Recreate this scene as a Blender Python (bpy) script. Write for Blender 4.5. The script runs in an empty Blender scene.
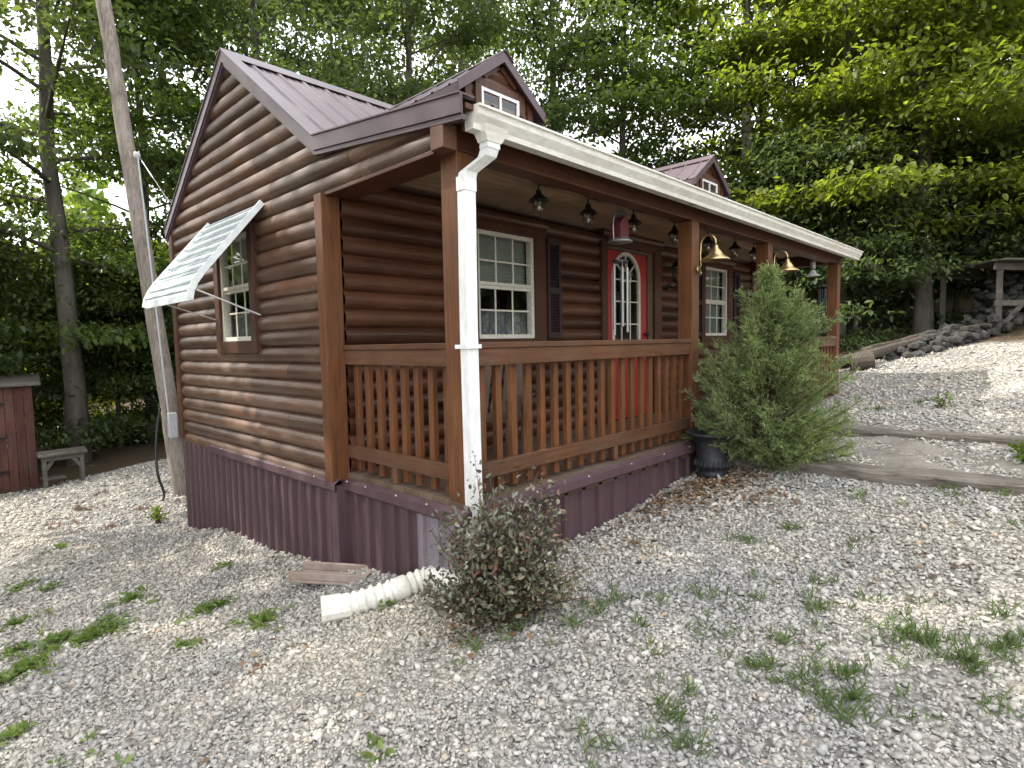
import bpy, math, random
import numpy as np
from mathutils import Vector, Matrix
random.seed(7); RNG = np.random.default_rng(11)
sc = bpy.context.scene
COL = sc.collection
R = math.radians

# ------------------------------------------------------------------ camera
CAM = np.array([-2.1775, -2.4894, 0.9197]); YAW, PITCH, ROLL, F = -46.12, -4.002, -1.103, 581.1
def cam_axes():
    y, p, r = [math.radians(a) for a in (YAW, PITCH, ROLL)]
    fwd = np.array([-math.sin(y)*math.cos(p), math.cos(y)*math.cos(p), math.sin(p)])
    right = np.array([math.cos(y), math.sin(y), 0]); up = np.cross(right, fwd)
    return right*math.cos(r)+up*math.sin(r), -right*math.sin(r)+up*math.cos(r), fwd
CR, CU, CF = cam_axes()
cd = bpy.data.cameras.new('camera'); cam = bpy.data.objects.new('camera', cd); COL.objects.link(cam)
cam.matrix_world = Matrix(((CR[0], CU[0], -CF[0], CAM[0]), (CR[1], CU[1], -CF[1], CAM[1]), (CR[2], CU[2], -CF[2], CAM[2]), (0, 0, 0, 1)))
cd.sensor_width = 36; cd.lens = F/1024*36; cd.clip_end = 500; cd.clip_start = .05
sc.camera = cam
def ray(px, py): return CF+CR*(px-512)/F-CU*(py-384)/F
def on(ax, v, px, py):
    d = ray(px, py); i = 'xyz'.index(ax); return CAM+d*(v-CAM[i])/d[i]
def at(px, py, t): return CAM+ray(px, py)*t

# ------------------------------------------------------------------ terrain
GP = np.array([(-.07,4.7,-1.09),(-.07,3.46,-.86),(-.07,2.44,-.835),(-.07,1.43,-.72),(0,.76,-.63),(0,0,-.56),(.67,0,-.51),(1.57,0,-.42),(2.71,0,-.31),
 (-2.2,-2.5,-.66),(-.1,-2.4,-.5),(.2,-1.5,-.48),(1.5,-1.5,-.38),(-2,.8,-.85),(-1.7,3,-1.04),(-1.8,5,-1.16),(-3,8,-1.3),(.4,6.7,-1.13),(-.6,11.5,-1.62),(1.3,10.5,-1.25),
 (2.9,-.85,-.25),(2.8,-2.3,-.14),(2.6,-4,-.1),(3.5,-.85,-.12),(3.4,-2.3,-.06),(4.3,-.8,.0),(4.2,-2.3,.06),(6.6,-.3,.05),(7.4,-.1,.06),(6.3,-2,.26),(9.2,.3,.31),(10.5,-1.4,.62),(10.6,-3,.72),(12,3,.45),
 (7.5,3,-.2),(6,8,-.9),(12,12,-.4),(20,8,1.4),(22,-6,2.6),(45,0,5),(40,40,3),(0,45,-2.5),(-12,20,-2.4),(-20,0,-1.6),(-20,-20,-1.2),(10,-20,.5),(40,-30,5),(-8,-3,-1.0),(2,18,-1.5)])
def _k(r): return r   # linear kernel
_n = len(GP); _d = np.linalg.norm(GP[:,None,:2]-GP[None,:,:2], axis=2)
_A = np.zeros((_n+3,_n+3)); _A[:_n,:_n] = _k(_d)-np.eye(_n)*.25; _A[:_n,_n] = 1; _A[:_n,_n+1:] = GP[:,:2]; _A[_n:,:_n] = _A[:_n,_n:].T
_w = np.linalg.solve(_A, np.concatenate([GP[:,2],[0,0,0]]))
def gz_arr(x, y):
    x = np.asarray(x, float); y = np.asarray(y, float); z = _w[_n]+_w[_n+1]*x+_w[_n+2]*y
    for i in range(_n): z = z+_w[i]*np.sqrt((x-GP[i,0])**2+(y-GP[i,1])**2+.04)
    return z
def gz(x, y): return float(gz_arr(x, y))
def ground_at(px, py):
    d = ray(px, py); t = .5
    while t < 60:
        p = CAM+d*t
        if p[2] < gz(p[0], p[1]): break
        t += .03
    return np.array([p[0], p[1], gz(p[0], p[1])])

# ------------------------------------------------------------------ materials
def mat(name):
    m = bpy.data.materials.new(name); m.use_nodes = True; nt = m.node_tree
    return m, nt, nt.nodes['Principled BSDF'], nt.nodes, nt.links
def ramp(N, stops, interp='LINEAR'):
    r = N.new('ShaderNodeValToRGB'); e = r.color_ramp.elements; r.color_ramp.interpolation = interp
    while len(e) < len(stops): e.new(.5)
    for k, (p, c) in enumerate(stops): e[k].position = p; e[k].color = (*c, 1)
    return r
def noise(N, L, vec, scale, detail=4, rough=.55, dist=0):
    n = N.new('ShaderNodeTexNoise'); n.inputs['Scale'].default_value = scale; n.inputs['Detail'].default_value = detail
    n.inputs['Roughness'].default_value = rough; n.inputs['Distortion'].default_value = dist; L.new(vec, n.inputs['Vector']); return n
def mapping(N, L, scale):
    t = N.new('ShaderNodeTexCoord'); m = N.new('ShaderNodeMapping'); m.inputs['Scale'].default_value = scale
    L.new(t.outputs['Object'], m.inputs['Vector']); return t, m
def mixc(N, L, fac, a, b, blend='MIX'):
    m = N.new('ShaderNodeMix'); m.data_type = 'RGBA'; m.blend_type = blend
    for s, v in ((0, fac), (6, a), (7, b)):
        if hasattr(v, 'node'): L.new(v, m.inputs[s])
        else: m.inputs[s].default_value = v if s == 0 else (*v, 1)
    return m.outputs[2]
def bump(N, L, b, h, strength, dist=.01):
    n = N.new('ShaderNodeBump'); n.inputs['Strength'].default_value = strength; n.inputs['Distance'].default_value = dist
    L.new(h, n.inputs['Height']); L.new(n.outputs['Normal'], b.inputs['Normal']); return n
def wood(name, light, dark, axis, rough=.5, gray=None, grayamt=.4, bs=.35, island=.25, spec=.4):
    m, nt, b, N, L = mat(name)
    s = [16, 16, 16]; s['xyz'.index(axis)] = .9
    t, mp = mapping(N, L, s)
    n1 = noise(N, L, mp.outputs[0], 3.2, 6, .65, .6)
    r1 = ramp(N, [(.3, dark), (.7, light)]); L.new(n1.outputs['Fac'], r1.inputs['Fac'])
    c = r1.outputs['Color']
    n2 = noise(N, L, t.outputs['Object'], 2.1, 5, .65)
    if gray:
        s2 = [5, 5, 5]; s2['xyz'.index(axis)] = 1.2
        _, mp2 = mapping(N, L, s2); n3 = noise(N, L, mp2.outputs[0], 1.1, 5, .7)
        r2 = ramp(N, [(.42, (0, 0, 0)), (.68, (grayamt,)*3)]); L.new(n3.outputs['Fac'], r2.inputs['Fac'])
        c = mixc(N, L, r2.outputs['Color'], c, gray)
    s3 = [7, 7, 7]; s3['xyz'.index(axis)] = 1.5; _, mp3 = mapping(N, L, s3)
    vo = N.new('ShaderNodeTexVoronoi'); vo.inputs['Scale'].default_value = .9; L.new(mp3.outputs[0], vo.inputs['Vector'])
    rk = ramp(N, [(.03, (.35, .3, .28)), (.085, (1, 1, 1))]); L.new(vo.outputs['Distance'], rk.inputs['Fac']); c = mixc(N, L, .8, c, rk.outputs['Color'], 'MULTIPLY')
    g = N.new('ShaderNodeNewGeometry'); mr = N.new('ShaderNodeMapRange')
    mr.inputs['To Min'].default_value = 1-island; mr.inputs['To Max'].default_value = 1+island
    L.new(g.outputs['Random Per Island'], mr.inputs['Value'])
    r3 = ramp(N, [(.3, (.75,)*3), (.7, (1.15,)*3)]); L.new(n2.outputs['Fac'], r3.inputs['Fac'])
    c = mixc(N, L, 1.0, c, r3.outputs['Color'], 'MULTIPLY'); 
    vm = N.new('ShaderNodeVectorMath'); vm.operation = 'SCALE'; L.new(c, vm.inputs[0]); L.new(mr.outputs[0], vm.inputs['Scale'])
    L.new(vm.outputs[0], b.inputs['Base Color'])
    b.inputs['Roughness'].default_value = rough; b.inputs['Specular IOR Level'].default_value = spec
    bump(N, L, b, n1.outputs['Fac'], bs, .006); return m
def paint(name, col, rough=.45, dirt=None, dirtamt=.4, scale=3, metallic=0, stretch=(1, 1, 1), bs=.08, spec=.5):
    m, nt, b, N, L = mat(name); t, mp = mapping(N, L, stretch)
    n1 = noise(N, L, mp.outputs[0], scale, 6, .65); n2 = noise(N, L, mp.outputs[0], scale*9, 4, .6)
    c = ramp(N, [(.3, tuple(v*.82 for v in col)), (.7, tuple(min(1, v*1.1) for v in col))]); L.new(n2.outputs['Fac'], c.inputs['Fac']); o = c.outputs['Color']
    if dirt:
        r = ramp(N, [(.45, (0, 0, 0)), (.72, (dirtamt,)*3)]); L.new(n1.outputs['Fac'], r.inputs['Fac']); o = mixc(N, L, r.outputs['Color'], o, dirt)
    L.new(o, b.inputs['Base Color']); b.inputs['Metallic'].default_value = metallic; b.inputs['Specular IOR Level'].default_value = spec
    rr = N.new('ShaderNodeMapRange'); rr.inputs['To Min'].default_value = max(0, rough-.1); rr.inputs['To Max'].default_value = min(1, rough+.15)
    L.new(n1.outputs['Fac'], rr.inputs['Value']); L.new(rr.outputs[0], b.inputs['Roughness'])
    bump(N, L, b, n2.outputs['Fac'], bs, .004); return m
def leaf(name, stops, rough=.45, trans=.45, transtint=(1.25, 1.35, .5), spec=.4, obvar=.0):
    m, nt, b, N, L = mat(name); g = N.new('ShaderNodeNewGeometry')
    r = ramp(N, stops); L.new(g.outputs['Random Per Island'], r.inputs['Fac'])
    t = N.new('ShaderNodeTexCoord'); n = noise(N, L, t.outputs['Object'], .55, 3)
    r2 = ramp(N, [(.3, (.7, .75, .75)), (.7, (1.25, 1.2, 1.05))]); L.new(n.outputs['Fac'], r2.inputs['Fac'])
    c = mixc(N, L, 1.0, r.outputs['Color'], r2.outputs['Color'], 'MULTIPLY')
    L.new(c, b.inputs['Base Color']); b.inputs['Roughness'].default_value = rough; b.inputs['Specular IOR Level'].default_value = spec
    tr = N.new('ShaderNodeBsdfTranslucent'); L.new(mixc(N, L, 1.0, c, transtint, 'MULTIPLY'), tr.inputs['Color'])
    mx = N.new('ShaderNodeMixShader'); mx.inputs[0].default_value = trans
    L.new(b.outputs[0], mx.inputs[1]); L.new(tr.outputs[0], mx.inputs[2]); L.new(mx.outputs[0], N['Material Output'].inputs['Surface']); return m
def glass(name, tint=(.9, .95, .95), glossy=.02, rough=.02):
    m, nt, b, N, L = mat(name); tr = N.new('ShaderNodeBsdfTransparent'); tr.inputs['Color'].default_value = (*tint, 1)
    gl = N.new('ShaderNodeBsdfGlossy'); gl.inputs['Roughness'].default_value = rough
    fr = N.new('ShaderNodeLayerWeight'); pw = N.new('ShaderNodeMath'); pw.operation = 'POWER'; pw.inputs[1].default_value = 5; L.new(fr.outputs['Facing'], pw.inputs[0])
    mr = N.new('ShaderNodeMapRange'); mr.inputs['To Min'].default_value = glossy+.04; mr.inputs['To Max'].default_value = 1; L.new(pw.outputs[0], mr.inputs['Value'])
    mx = N.new('ShaderNodeMixShader'); L.new(mr.outputs[0], mx.inputs[0]); L.new(tr.outputs[0], mx.inputs[1]); L.new(gl.outputs[0], mx.inputs[2])
    L.new(mx.outputs[0], N['Material Output'].inputs['Surface']); return m

M = {}
LOGL, LOGD, LOGG = (.135, .066, .037), (.062, .027, .015), (.195, .145, .11)
M['log_y'] = wood('log stain along gable', LOGL, LOGD, 'y', .4, LOGG, .5, .5, .35)
M['log_x'] = wood('log stain along front', (.118, .049, .027), (.058, .023, .013), 'x', .32, None, 0, .45, .4)
M['post'] = wood('stained post wood', (.19, .074, .028), (.095, .035, .013), 'z', .5, None, 0, .35, .15)
M['rail_x'] = wood('stained rail wood along front', (.145, .062, .029), (.07, .029, .014), 'x', .5, (.15, .11, .08), .35, .35, .15)
M['rail_y'] = wood('stained rail wood along side', (.145, .060, .028), (.075, .030, .014), 'y', .5, (.15, .11, .08), .3, .35, .15)
M['trim'] = wood('dark brown trim wood', (.10, .040, .020), (.055, .021, .011), 'z', .5, None, 0, .3, .1)
M['beam'] = wood('dark stained beam wood', (.115, .043, .022), (.06, .022, .012), 'x', .45, None, 0, .3, .1)
M['deck'] = wood('worn deck boards', (.15, .092, .058), (.08, .048, .03), 'x', .7, (.19, .16, .135), .6, .4, .2)
M['ceil'] = wood('brown tongue and groove ceiling', (.52, .36, .23), (.30, .20, .125), 'x', .55, None, 0, .3, .2)
M['tie'] = wood('weathered timber', (.22, .19, .155), (.035, .028, .022), 'y', .85, (.30, .27, .23), .6, 1.0, .1)
M['grayx'] = wood('grey weathered lumber', (.13, .115, .095), (.05, .043, .036), 'x', .85, (.18, .165, .145), .5, .6, .2)
M['deadlog'] = wood('dark fallen log', (.13, .105, .08), (.03, .025, .02), 'x', .9, None, 0, 1.0, .2)
M['pole'] = wood('grey cracked pole wood', (.33, .28, .235), (.095, .075, .06), 'z', .85, (.36, .33, .30), .5, 1.0, .0)
M['shed'] = wood('faded red shed boards', (.105, .032, .023), (.04, .016, .012), 'z', .75, (.10, .065, .05), .5, .5, .35)
M['bark'] = wood('tree bark', (.115, .098, .08), (.04, .032, .026), 'z', .9, (.16, .15, .13), .6, 1.0, .1)
M['palebark'] = wood('pale tree bark', (.33, .30, .25), (.16, .14, .11), 'z', .9, (.40, .38, .34), .6, .8, .1)
M['roof'] = paint('brown purple roof metal', (.10, .066, .076), .34, (.14, .11, .115), .25, 1.2, .15, (1, .6, 1), .03, .5)
M['skirt'] = paint('maroon skirting metal', (.082, .045, .053), .42, (.14, .10, .11), .4, 3.0, .0, (5, 5, .5), .06, .5)
M['skirtglare'] = paint('skirting metal with painted reflection', (.21, .175, .20), .4, (.3, .27, .29), .5, 2.2, .0, (3, 3, .6), .06, .5)  # paler base colour paints in ground light reflected by the corner panel
M['white'] = paint('white aluminium', (.82, .82, .81), .38, (.66, .65, .6), .25, 1.5, 0, (2, 2, .5), .01)
M['gutter'] = paint('yellowed white gutter', (.80, .78, .72), .4, (.52, .46, .33), .5, 2.5, 0, (.6, 2, 2), .02)
M['vinyl'] = paint('cream vinyl', (.74, .71, .62), .45, (.5, .47, .4), .25, 4)
M['awning'] = paint('white awning slat', (.80, .84, .84), .4, (.62, .66, .65), .2, 1.5)
M['awngap'] = paint('dark slat gap', (.27, .33, .33), .5)
M['shutter'] = paint('plum shutter plastic', (.035, .016, .022), .5)
M['door'] = paint('red door paint', (.42, .028, .028), .4, (.3, .03, .03), .4)
M['black'] = paint('black metal', (.014, .013, .013), .4)
M['urn'] = paint('dark iron urn', (.022, .023, .028), .55, (.08, .08, .085), .5, 6, 0, (1, 1, 1), .4)
M['brass'] = paint('aged brass', (.52, .40, .20), .3, (.28, .24, .15), .6, 9, .9)
M['galv'] = paint('galvanised metal', (.36, .36, .36), .4, (.2, .19, .18), .5, 8, .6)
M['redmetal'] = paint('dark red feeder', (.11, .018, .022), .5, (.1, .03, .03), .4)
M['pipe'] = paint('white corrugated plastic', (.76, .74, .67), .5, (.45, .41, .33), .75, 7, 0, (1, 1, 1), .05)
M['paver'] = paint('reddish concrete', (.28, .205, .17), .85, (.42, .38, .34), .6, 5, 0, (1, 1, 1), .5)
M['stone'] = paint('dark field stone', (.042, .04, .037), .9, (.075, .07, .062), .6, 6, 0, (1, 1, 1), 1.0)
M['glass'] = glass('window glass')
M['bulb'] = glass('clear lamp glass', (.95, .93, .88), .1, .05)
M['blind'] = paint('pale window blind', (.34, .35, .31), .7)
M['curtain'] = paint('dark lace curtain', (.13, .13, .125), .8, (.34, .34, .33), .8, 14)
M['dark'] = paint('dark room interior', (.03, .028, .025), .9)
M['greybox'] = paint('grey electrical box', (.45, .46, .47), .5)
M['screw'] = paint('screw head', (.6, .58, .55), .4)
M['chairwood'] = wood('grey porch chair wood', (.15, .10, .07), (.08, .052, .036), 'x', .7)
GREENS = [(0, (.075, .115, .04)), (.5, (.11, .155, .05)), (1, (.15, .195, .062))]
M['leafA'] = leaf('dark broad leaf', [(0, (.068, .102, .048)), (.5, (.096, .138, .062)), (1, (.13, .17, .075))], .42, .58, (1.4, 1.4, .65))
M['leafB'] = leaf('mid broad leaf', GREENS, .45, .58)
M['leafC'] = leaf('yellow green broad leaf', [(0, (.14, .175, .038)), (.5, (.20, .24, .05)), (1, (.26, .29, .07))], .45, .66)
M['cedar'] = leaf('cedar needle', [(0, (.14, .19, .09)), (.6, (.25, .32, .135)), (1, (.40, .45, .19))], .55, .32, (1, 1.1, .6))
M['shrub'] = leaf('bronze shrub leaf', [(0, (.055, .052, .036)), (.4, (.12, .125, .08)), (.85, (.26, .25, .18)), (1, (.20, .08, .06))], .28, .15, (1, 1, .7), .7)
M['shrubtip'] = leaf('dry russet shrub tip', [(0, (.12, .06, .04)), (.6, (.20, .12, .08)), (1, (.26, .17, .12))], .6, .2, (1, .9, .7))
M['lime'] = leaf('lime shrub leaf', [(0, (.10, .16, .02)), (1, (.22, .28, .04))], .5, .4)
M['weed'] = leaf('weed blade', [(0, (.09, .14, .05)), (.6, (.14, .20, .08)), (1, (.22, .27, .12))], .5, .35)
M['weedlite'] = leaf('broad weed leaf', [(0, (.11, .17, .05)), (1, (.22, .29, .09))], .45, .4)
M['litter'] = leaf('dead leaf', [(0, (.10, .055, .03)), (.5, (.18, .11, .065)), (1, (.30, .22, .15))], .75, .15, (1, .9, .7))
M['twig'] = wood('brown twig', (.12, .075, .05), (.06, .035, .025), 'z', .8)

def gravel_mat():
    m, nt, b, N, L = mat('limestone gravel'); g = N.new('ShaderNodeNewGeometry')
    r = ramp(N, [(0, (.28, .27, .25)), (.25, (.39, .38, .35)), (.7, (.49, .475, .44)), (.93, (.61, .59, .545)), (1, (.42, .34, .26))])
    L.new(g.outputs['Random Per Island'], r.inputs['Fac'])
    t = N.new('ShaderNodeTexCoord'); n = noise(N, L, t.outputs['Object'], 1.1, 4, .6); n2 = noise(N, L, t.outputs['Object'], 70, 3)
    r2 = ramp(N, [(.35, (.80, .80, .82)), (.66, (1.16, 1.10, 1.01))]); L.new(n.outputs['Fac'], r2.inputs['Fac'])
    r3 = ramp(N, [(.3, (.8,)*3), (.7, (1.12,)*3)]); L.new(n2.outputs['Fac'], r3.inputs['Fac'])
    c = mixc(N, L, 1.0, r.outputs['Color'], r2.outputs['Color'], 'MULTIPLY'); c = mixc(N, L, 1.0, c, r3.outputs['Color'], 'MULTIPLY')
    L.new(c, b.inputs['Base Color']); b.inputs['Roughness'].default_value = .85; b.inputs['Specular IOR Level'].default_value = .25
    bump(N, L, b, n2.outputs['Fac'], .4, .004); return m
M['gravel'] = gravel_mat()
def ground_mat():
    m, nt, b, N, L = mat('gravel yard and forest floor'); t = N.new('ShaderNodeTexCoord'); P = t.outputs['Object']
    v = N.new('ShaderNodeTexVoronoi'); v.inputs['Scale'].default_value = 34; v.inputs['Randomness'].default_value = 1; L.new(P, v.inputs['Vector'])
    sp = N.new('ShaderNodeSeparateColor'); L.new(v.outputs['Color'], sp.inputs[0])
    r = ramp(N, [(0, (.2, .19, .175)), (.4, (.34, .33, .305)), (.85, (.50, .485, .445)), (1, (.60, .58, .53))]); L.new(sp.outputs[0], r.inputs['Fac'])
    dk = ramp(N, [(.0, (1, 1, 1)), (.75, (.45, .44, .42))]); L.new(v.outputs['Distance'], dk.inputs['Fac'])
    mul = N.new('ShaderNodeMath'); mul.operation = 'MULTIPLY'; mul.inputs[1].default_value = 1.0
    c = mixc(N, L, .85, r.outputs['Color'], dk.outputs['Color'], 'MULTIPLY')
    n = noise(N, L, P, 1.1, 5, .6); r2 = ramp(N, [(.35, (.78, .78, .8)), (.66, (1.08, 1.05, 1.0))]); L.new(n.outputs['Fac'], r2.inputs['Fac'])
    c = mixc(N, L, 1.0, c, r2.outputs['Color'], 'MULTIPLY')
    n5 = noise(N, L, P, .75, 5, .65); r5 = ramp(N, [(.5, (0, 0, 0)), (.68, (.5,)*3)]); L.new(n5.outputs['Fac'], r5.inputs['Fac'])
    n6 = noise(N, L, P, 55, 4, .7); r6 = ramp(N, [(.3, (.21, .175, .13)), (.7, (.40, .35, .28))]); L.new(n6.outputs['Fac'], r6.inputs['Fac']); c = mixc(N, L, r5.outputs['Color'], c, r6.outputs['Color'])
    n4 = noise(N, L, P, 9, 6, .7); r4 = ramp(N, [(.3, (.045, .032, .02)), (.55, (.085, .06, .037)), (.75, (.06, .075, .03))]); L.new(n4.outputs['Fac'], r4.inputs['Fac'])
    at_ = N.new('ShaderNodeAttribute'); at_.attribute_name = 'gravel_area'
    c = mixc(N, L, at_.outputs['Fac'], r4.outputs['Color'], c)
    L.new(c, b.inputs['Base Color']); b.inputs['Roughness'].default_value = .9; b.inputs['Specular IOR Level'].default_value = .2
    inv = N.new('ShaderNodeMath'); inv.operation = 'SUBTRACT'; inv.inputs[0].default_value = 1; L.new(v.outputs['Distance'], inv.inputs[1])
    bump(N, L, b, inv.outputs[0], .8, .02); return m
M['ground'] = ground_mat()

# ------------------------------------------------------------------ mesh helpers
class MB:
    def __init__(s): s.v = []; s.f = []
    def add(s, vs, fs):
        o = len(s.v); s.v += [tuple(map(float, p)) for p in vs]; s.f += [tuple(o+i for i in f) for f in fs]; return s
    def box(s, a, b):
        (x0, y0, z0), (x1, y1, z1) = [min(i) for i in zip(a, b)], [max(i) for i in zip(a, b)]
        return s.add([(x0,y0,z0),(x1,y0,z0),(x1,y1,z0),(x0,y1,z0),(x0,y0,z1),(x1,y0,z1),(x1,y1,z1),(x0,y1,z1)],
                     [(0,3,2,1),(4,5,6,7),(0,1,5,4),(1,2,6,5),(2,3,7,6),(3,0,4,7)])
    def bar(s, p, q, w, h, up=(0, 0, 1)):
        p, q = Vector(p), Vector(q); d = (q-p).normalized(); u = Vector(up)
        if abs(d.dot(u)) > .95: u = Vector((1, 0, 0))
        a = d.cross(u).normalized(); c = a.cross(d); vs = []
        for e in (p, q):
            for i, j in ((-1,-1),(1,-1),(1,1),(-1,1)): vs.append(e+a*i*w/2+c*j*h/2)
        return s.add(vs, [(0,1,2,3),(7,6,5,4),(0,4,5,1),(1,5,6,2),(2,6,7,3),(3,7,4,0)])
    def tube(s, pts, rad, n=8, cap=True):
        pts = [Vector(p) for p in pts]; m = len(pts)
        if not hasattr(rad, '__len__'): rad = [rad]*m
        up = Vector((0, 0, 1)); d0 = (pts[1]-pts[0]).normalized()
        if abs(d0.dot(up)) > .9: up = Vector((1, 0, 0))
        a = d0.cross(up).normalized(); vs = []
        for i, p in enumerate(pts):
            d = (pts[min(i+1, m-1)]-pts[max(i-1, 0)]).normalized(); a = (a-d*a.dot(d)).normalized(); c = d.cross(a)
            for k in range(n):
                t = 2*math.pi*k/n; vs.append(p+(a*math.cos(t)+c*math.sin(t))*rad[i])
        fs = [(i*n+k, i*n+(k+1) % n, (i+1)*n+(k+1) % n, (i+1)*n+k) for i in range(m-1) for k in range(n)]
        if cap: fs += [tuple(range(n))[::-1], tuple((m-1)*n+k for k in range(n))]
        return s.add(vs, fs)
    def lathe(s, prof, c=(0, 0, 0), n=20):
        vs = [(c[0]+r*math.cos(2*math.pi*k/n), c[1]+r*math.sin(2*math.pi*k/n), c[2]+z) for r, z in prof for k in range(n)]
        fs = [(i*n+k, i*n+(k+1) % n, (i+1)*n+(k+1) % n, (i+1)*n+k) for i in range(len(prof)-1) for k in range(n)]
        return s.add(vs, fs)
    def prism(s, poly, ax, a, b):
        i = 'xyz'.index(ax); n = len(poly); vs = []
        for t in (a, b):
            for u, w in poly:
                p = [u, w]; p.insert(i, t); vs.append(p)
        return s.add(vs, [tuple(range(n)), tuple(range(2*n-1, n-1, -1))]+[(k, (k+1) % n, n+(k+1) % n, n+k) for k in range(n)])
    def sheet(s, rows):
        m = len(rows[0]); return s.add([p for r in rows for p in r], [(i*m+k, i*m+k+1, (i+1)*m+k+1, (i+1)*m+k) for i in range(len(rows)-1) for k in range(m-1)])
    def build(s, name, m, parent=None, bevel=0, smooth=False, recalc=True):
        me = bpy.data.meshes.new(name); me.from_pydata(s.v, [], s.f); me.materials.append(m)
        if recalc:
            import bmesh
            bm = bmesh.new(); bm.from_mesh(me); bmesh.ops.recalc_face_normals(bm, faces=bm.faces); bm.to_mesh(me); bm.free()
        me.update(); return link(name, me, parent, bevel, smooth)
def link(name, me, parent=None, bevel=0, smooth=False):
    o = bpy.data.objects.new(name, me); COL.objects.link(o)
    if smooth: me.polygons.foreach_set('use_smooth', [True]*len(me.polygons))
    if parent:
        o.parent = parent; r = parent
        off = Vector((0, 0, 0))
        while r: off += r.location; r = r.parent
        if not parent.get('local'): o.location = -off
    if bevel:
        b = o.modifiers.new('bevel', 'BEVEL'); b.width = bevel; b.segments = 2; b.limit_method = 'ANGLE'; b.angle_limit = R(40)
    return o
def npmesh(name, V, Fc, m, k):
    me = bpy.data.meshes.new(name); V = np.asarray(V, np.float32); Fc = np.asarray(Fc, np.int32)
    me.vertices.add(len(V)); me.vertices.foreach_set('co', V.ravel()); me.loops.add(Fc.size); me.loops.foreach_set('vertex_index', Fc.ravel())
    me.polygons.add(len(Fc)); me.polygons.foreach_set('loop_start', np.arange(0, Fc.size, k, dtype=np.int32))
    me.materials.append(m); me.update(calc_edges=True); me.validate(); return me
def thing(name, label, cat, loc=(0, 0, 0), group=None, rot=None, local=False):
    o = bpy.data.objects.new(name, None); COL.objects.link(o); o.location = loc; o.empty_display_size = .1
    if rot is not None: o.rotation_euler = (0, 0, rot)
    if local: o['local'] = 1
    return tag(o, label, cat, group)
def tag(o, label, cat, group=None, kind=None):
    o['label'] = label; o['category'] = cat
    if group: o['group'] = group
    if kind: o['kind'] = kind
    return o
def copy_thing(src, loc, rot=0, scale=1, label=None, group=None):
    r = src.copy(); COL.objects.link(r); r.location = loc; r.rotation_euler = (0, 0, rot); r.scale = (scale,)*3 if not hasattr(scale, '__len__') else scale
    if label: r['label'] = label
    if group: r['group'] = group
    for c in list(src.children):
        d = c.copy(); COL.objects.link(d); d.parent = r
        for e in list(c.children):
            g = e.copy(); COL.objects.link(g); g.parent = d
    return r
def leaves(P, Nrm, D, ln, wd, fold=.25, oval=False):
    """leaf faces: P positions, Nrm normals, D pointing directions, lengths, widths -> verts, tris"""
    n = len(P); D = D/np.linalg.norm(D, axis=1, keepdims=True); S = np.cross(Nrm, D); S /= np.linalg.norm(S, axis=1, keepdims=True)+1e-9
    Nn = np.cross(D, S); ln = np.broadcast_to(ln, n)[:, None]; wd = np.broadcast_to(wd, n)[:, None]
    if not oval:
        V = np.empty((n, 4, 3)); V[:, 0] = P; V[:, 2] = P+D*ln-Nn*ln*.12
        V[:, 1] = P+D*ln*.45+S*wd*.5+Nn*wd*fold; V[:, 3] = P+D*ln*.45-S*wd*.5+Nn*wd*fold
        b = np.arange(n)[:, None]*4
        return V.reshape(-1, 3), np.concatenate([b+np.array([[0, 1, 2]]), b+np.array([[0, 2, 3]])])
    V = np.empty((n, 6, 3)); V[:, 0] = P; V[:, 3] = P+D*ln-Nn*ln*.18
    V[:, 1] = P+D*ln*.28+S*wd*.46+Nn*wd*fold; V[:, 5] = P+D*ln*.28-S*wd*.46+Nn*wd*fold
    V[:, 2] = P+D*ln*.66+S*wd*.40+Nn*(wd*fold-ln*.06); V[:, 4] = P+D*ln*.66-S*wd*.40+Nn*(wd*fold-ln*.06)
    b = np.arange(n)[:, None]*6
    return V.reshape(-1, 3), np.concatenate([b+np.array([[0, 1, 2]]), b+np.array([[0, 2, 3]]), b+np.array([[0, 3, 4]]), b+np.array([[0, 4, 5]])])

# ------------------------------------------------------------------ ground
def axis(lo, hi, flo, fhi, f, c):
    a = list(np.arange(flo, fhi, f)); s = f; x = flo
    while x > lo: s = min(c, s*1.35); x -= s; a.insert(0, x)
    s = f; x = a[-1]
    while x < hi: s = min(c, s*1.35); x += s; a.append(x)
    return np.array(a)
gx, gy = axis(-70, 80, -5, 13, .14, 4), axis(-50, 80, -5, 14, .14, 4)
GX, GY = np.meshgrid(gx, gy); Z = gz_arr(GX, GY)
def lumps(x, y): return .012*np.sin(x*3.1+np.sin(y*2.3)*1.3)+.010*np.sin(y*4.3+x*1.7)+.03*np.sin(x*.9+1)*np.sin(y*.8)
Z = Z+lumps(GX, GY)*np.clip((10-np.hypot(GX-3, GY-2))/4, 0, 1)
V = np.stack([GX, GY, Z], -1).reshape(-1, 3); nx, ny = len(gx), len(gy)
I = np.arange(nx*ny).reshape(ny, nx); Fq = np.stack([I[:-1, :-1], I[:-1, 1:], I[1:, 1:], I[1:, :-1]], -1).reshape(-1, 4)
me = npmesh('ground', V, Fq, M['ground'], 4)
def gravel_fac(x, y):
    wob = .25*np.sin(x*2.3)+.2*np.sin(y*3.1+x)+.15*np.sin(x*6.1-y*5)
    f = np.clip((11.0-y+wob)*2.0, 0, 1)*np.clip((10.9-.32*y-x*1.0+wob*.8+.3)*2.0, 0, 1)*np.clip((x+9+wob)*1.5, 0, 1)
    back = np.clip((x-2.0+wob)*.8, 0, 1)*np.clip((y-4.5+wob)*1.0, 0, 1)   # woods behind the cabin
    return np.clip(f-back, 0, 1)
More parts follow.
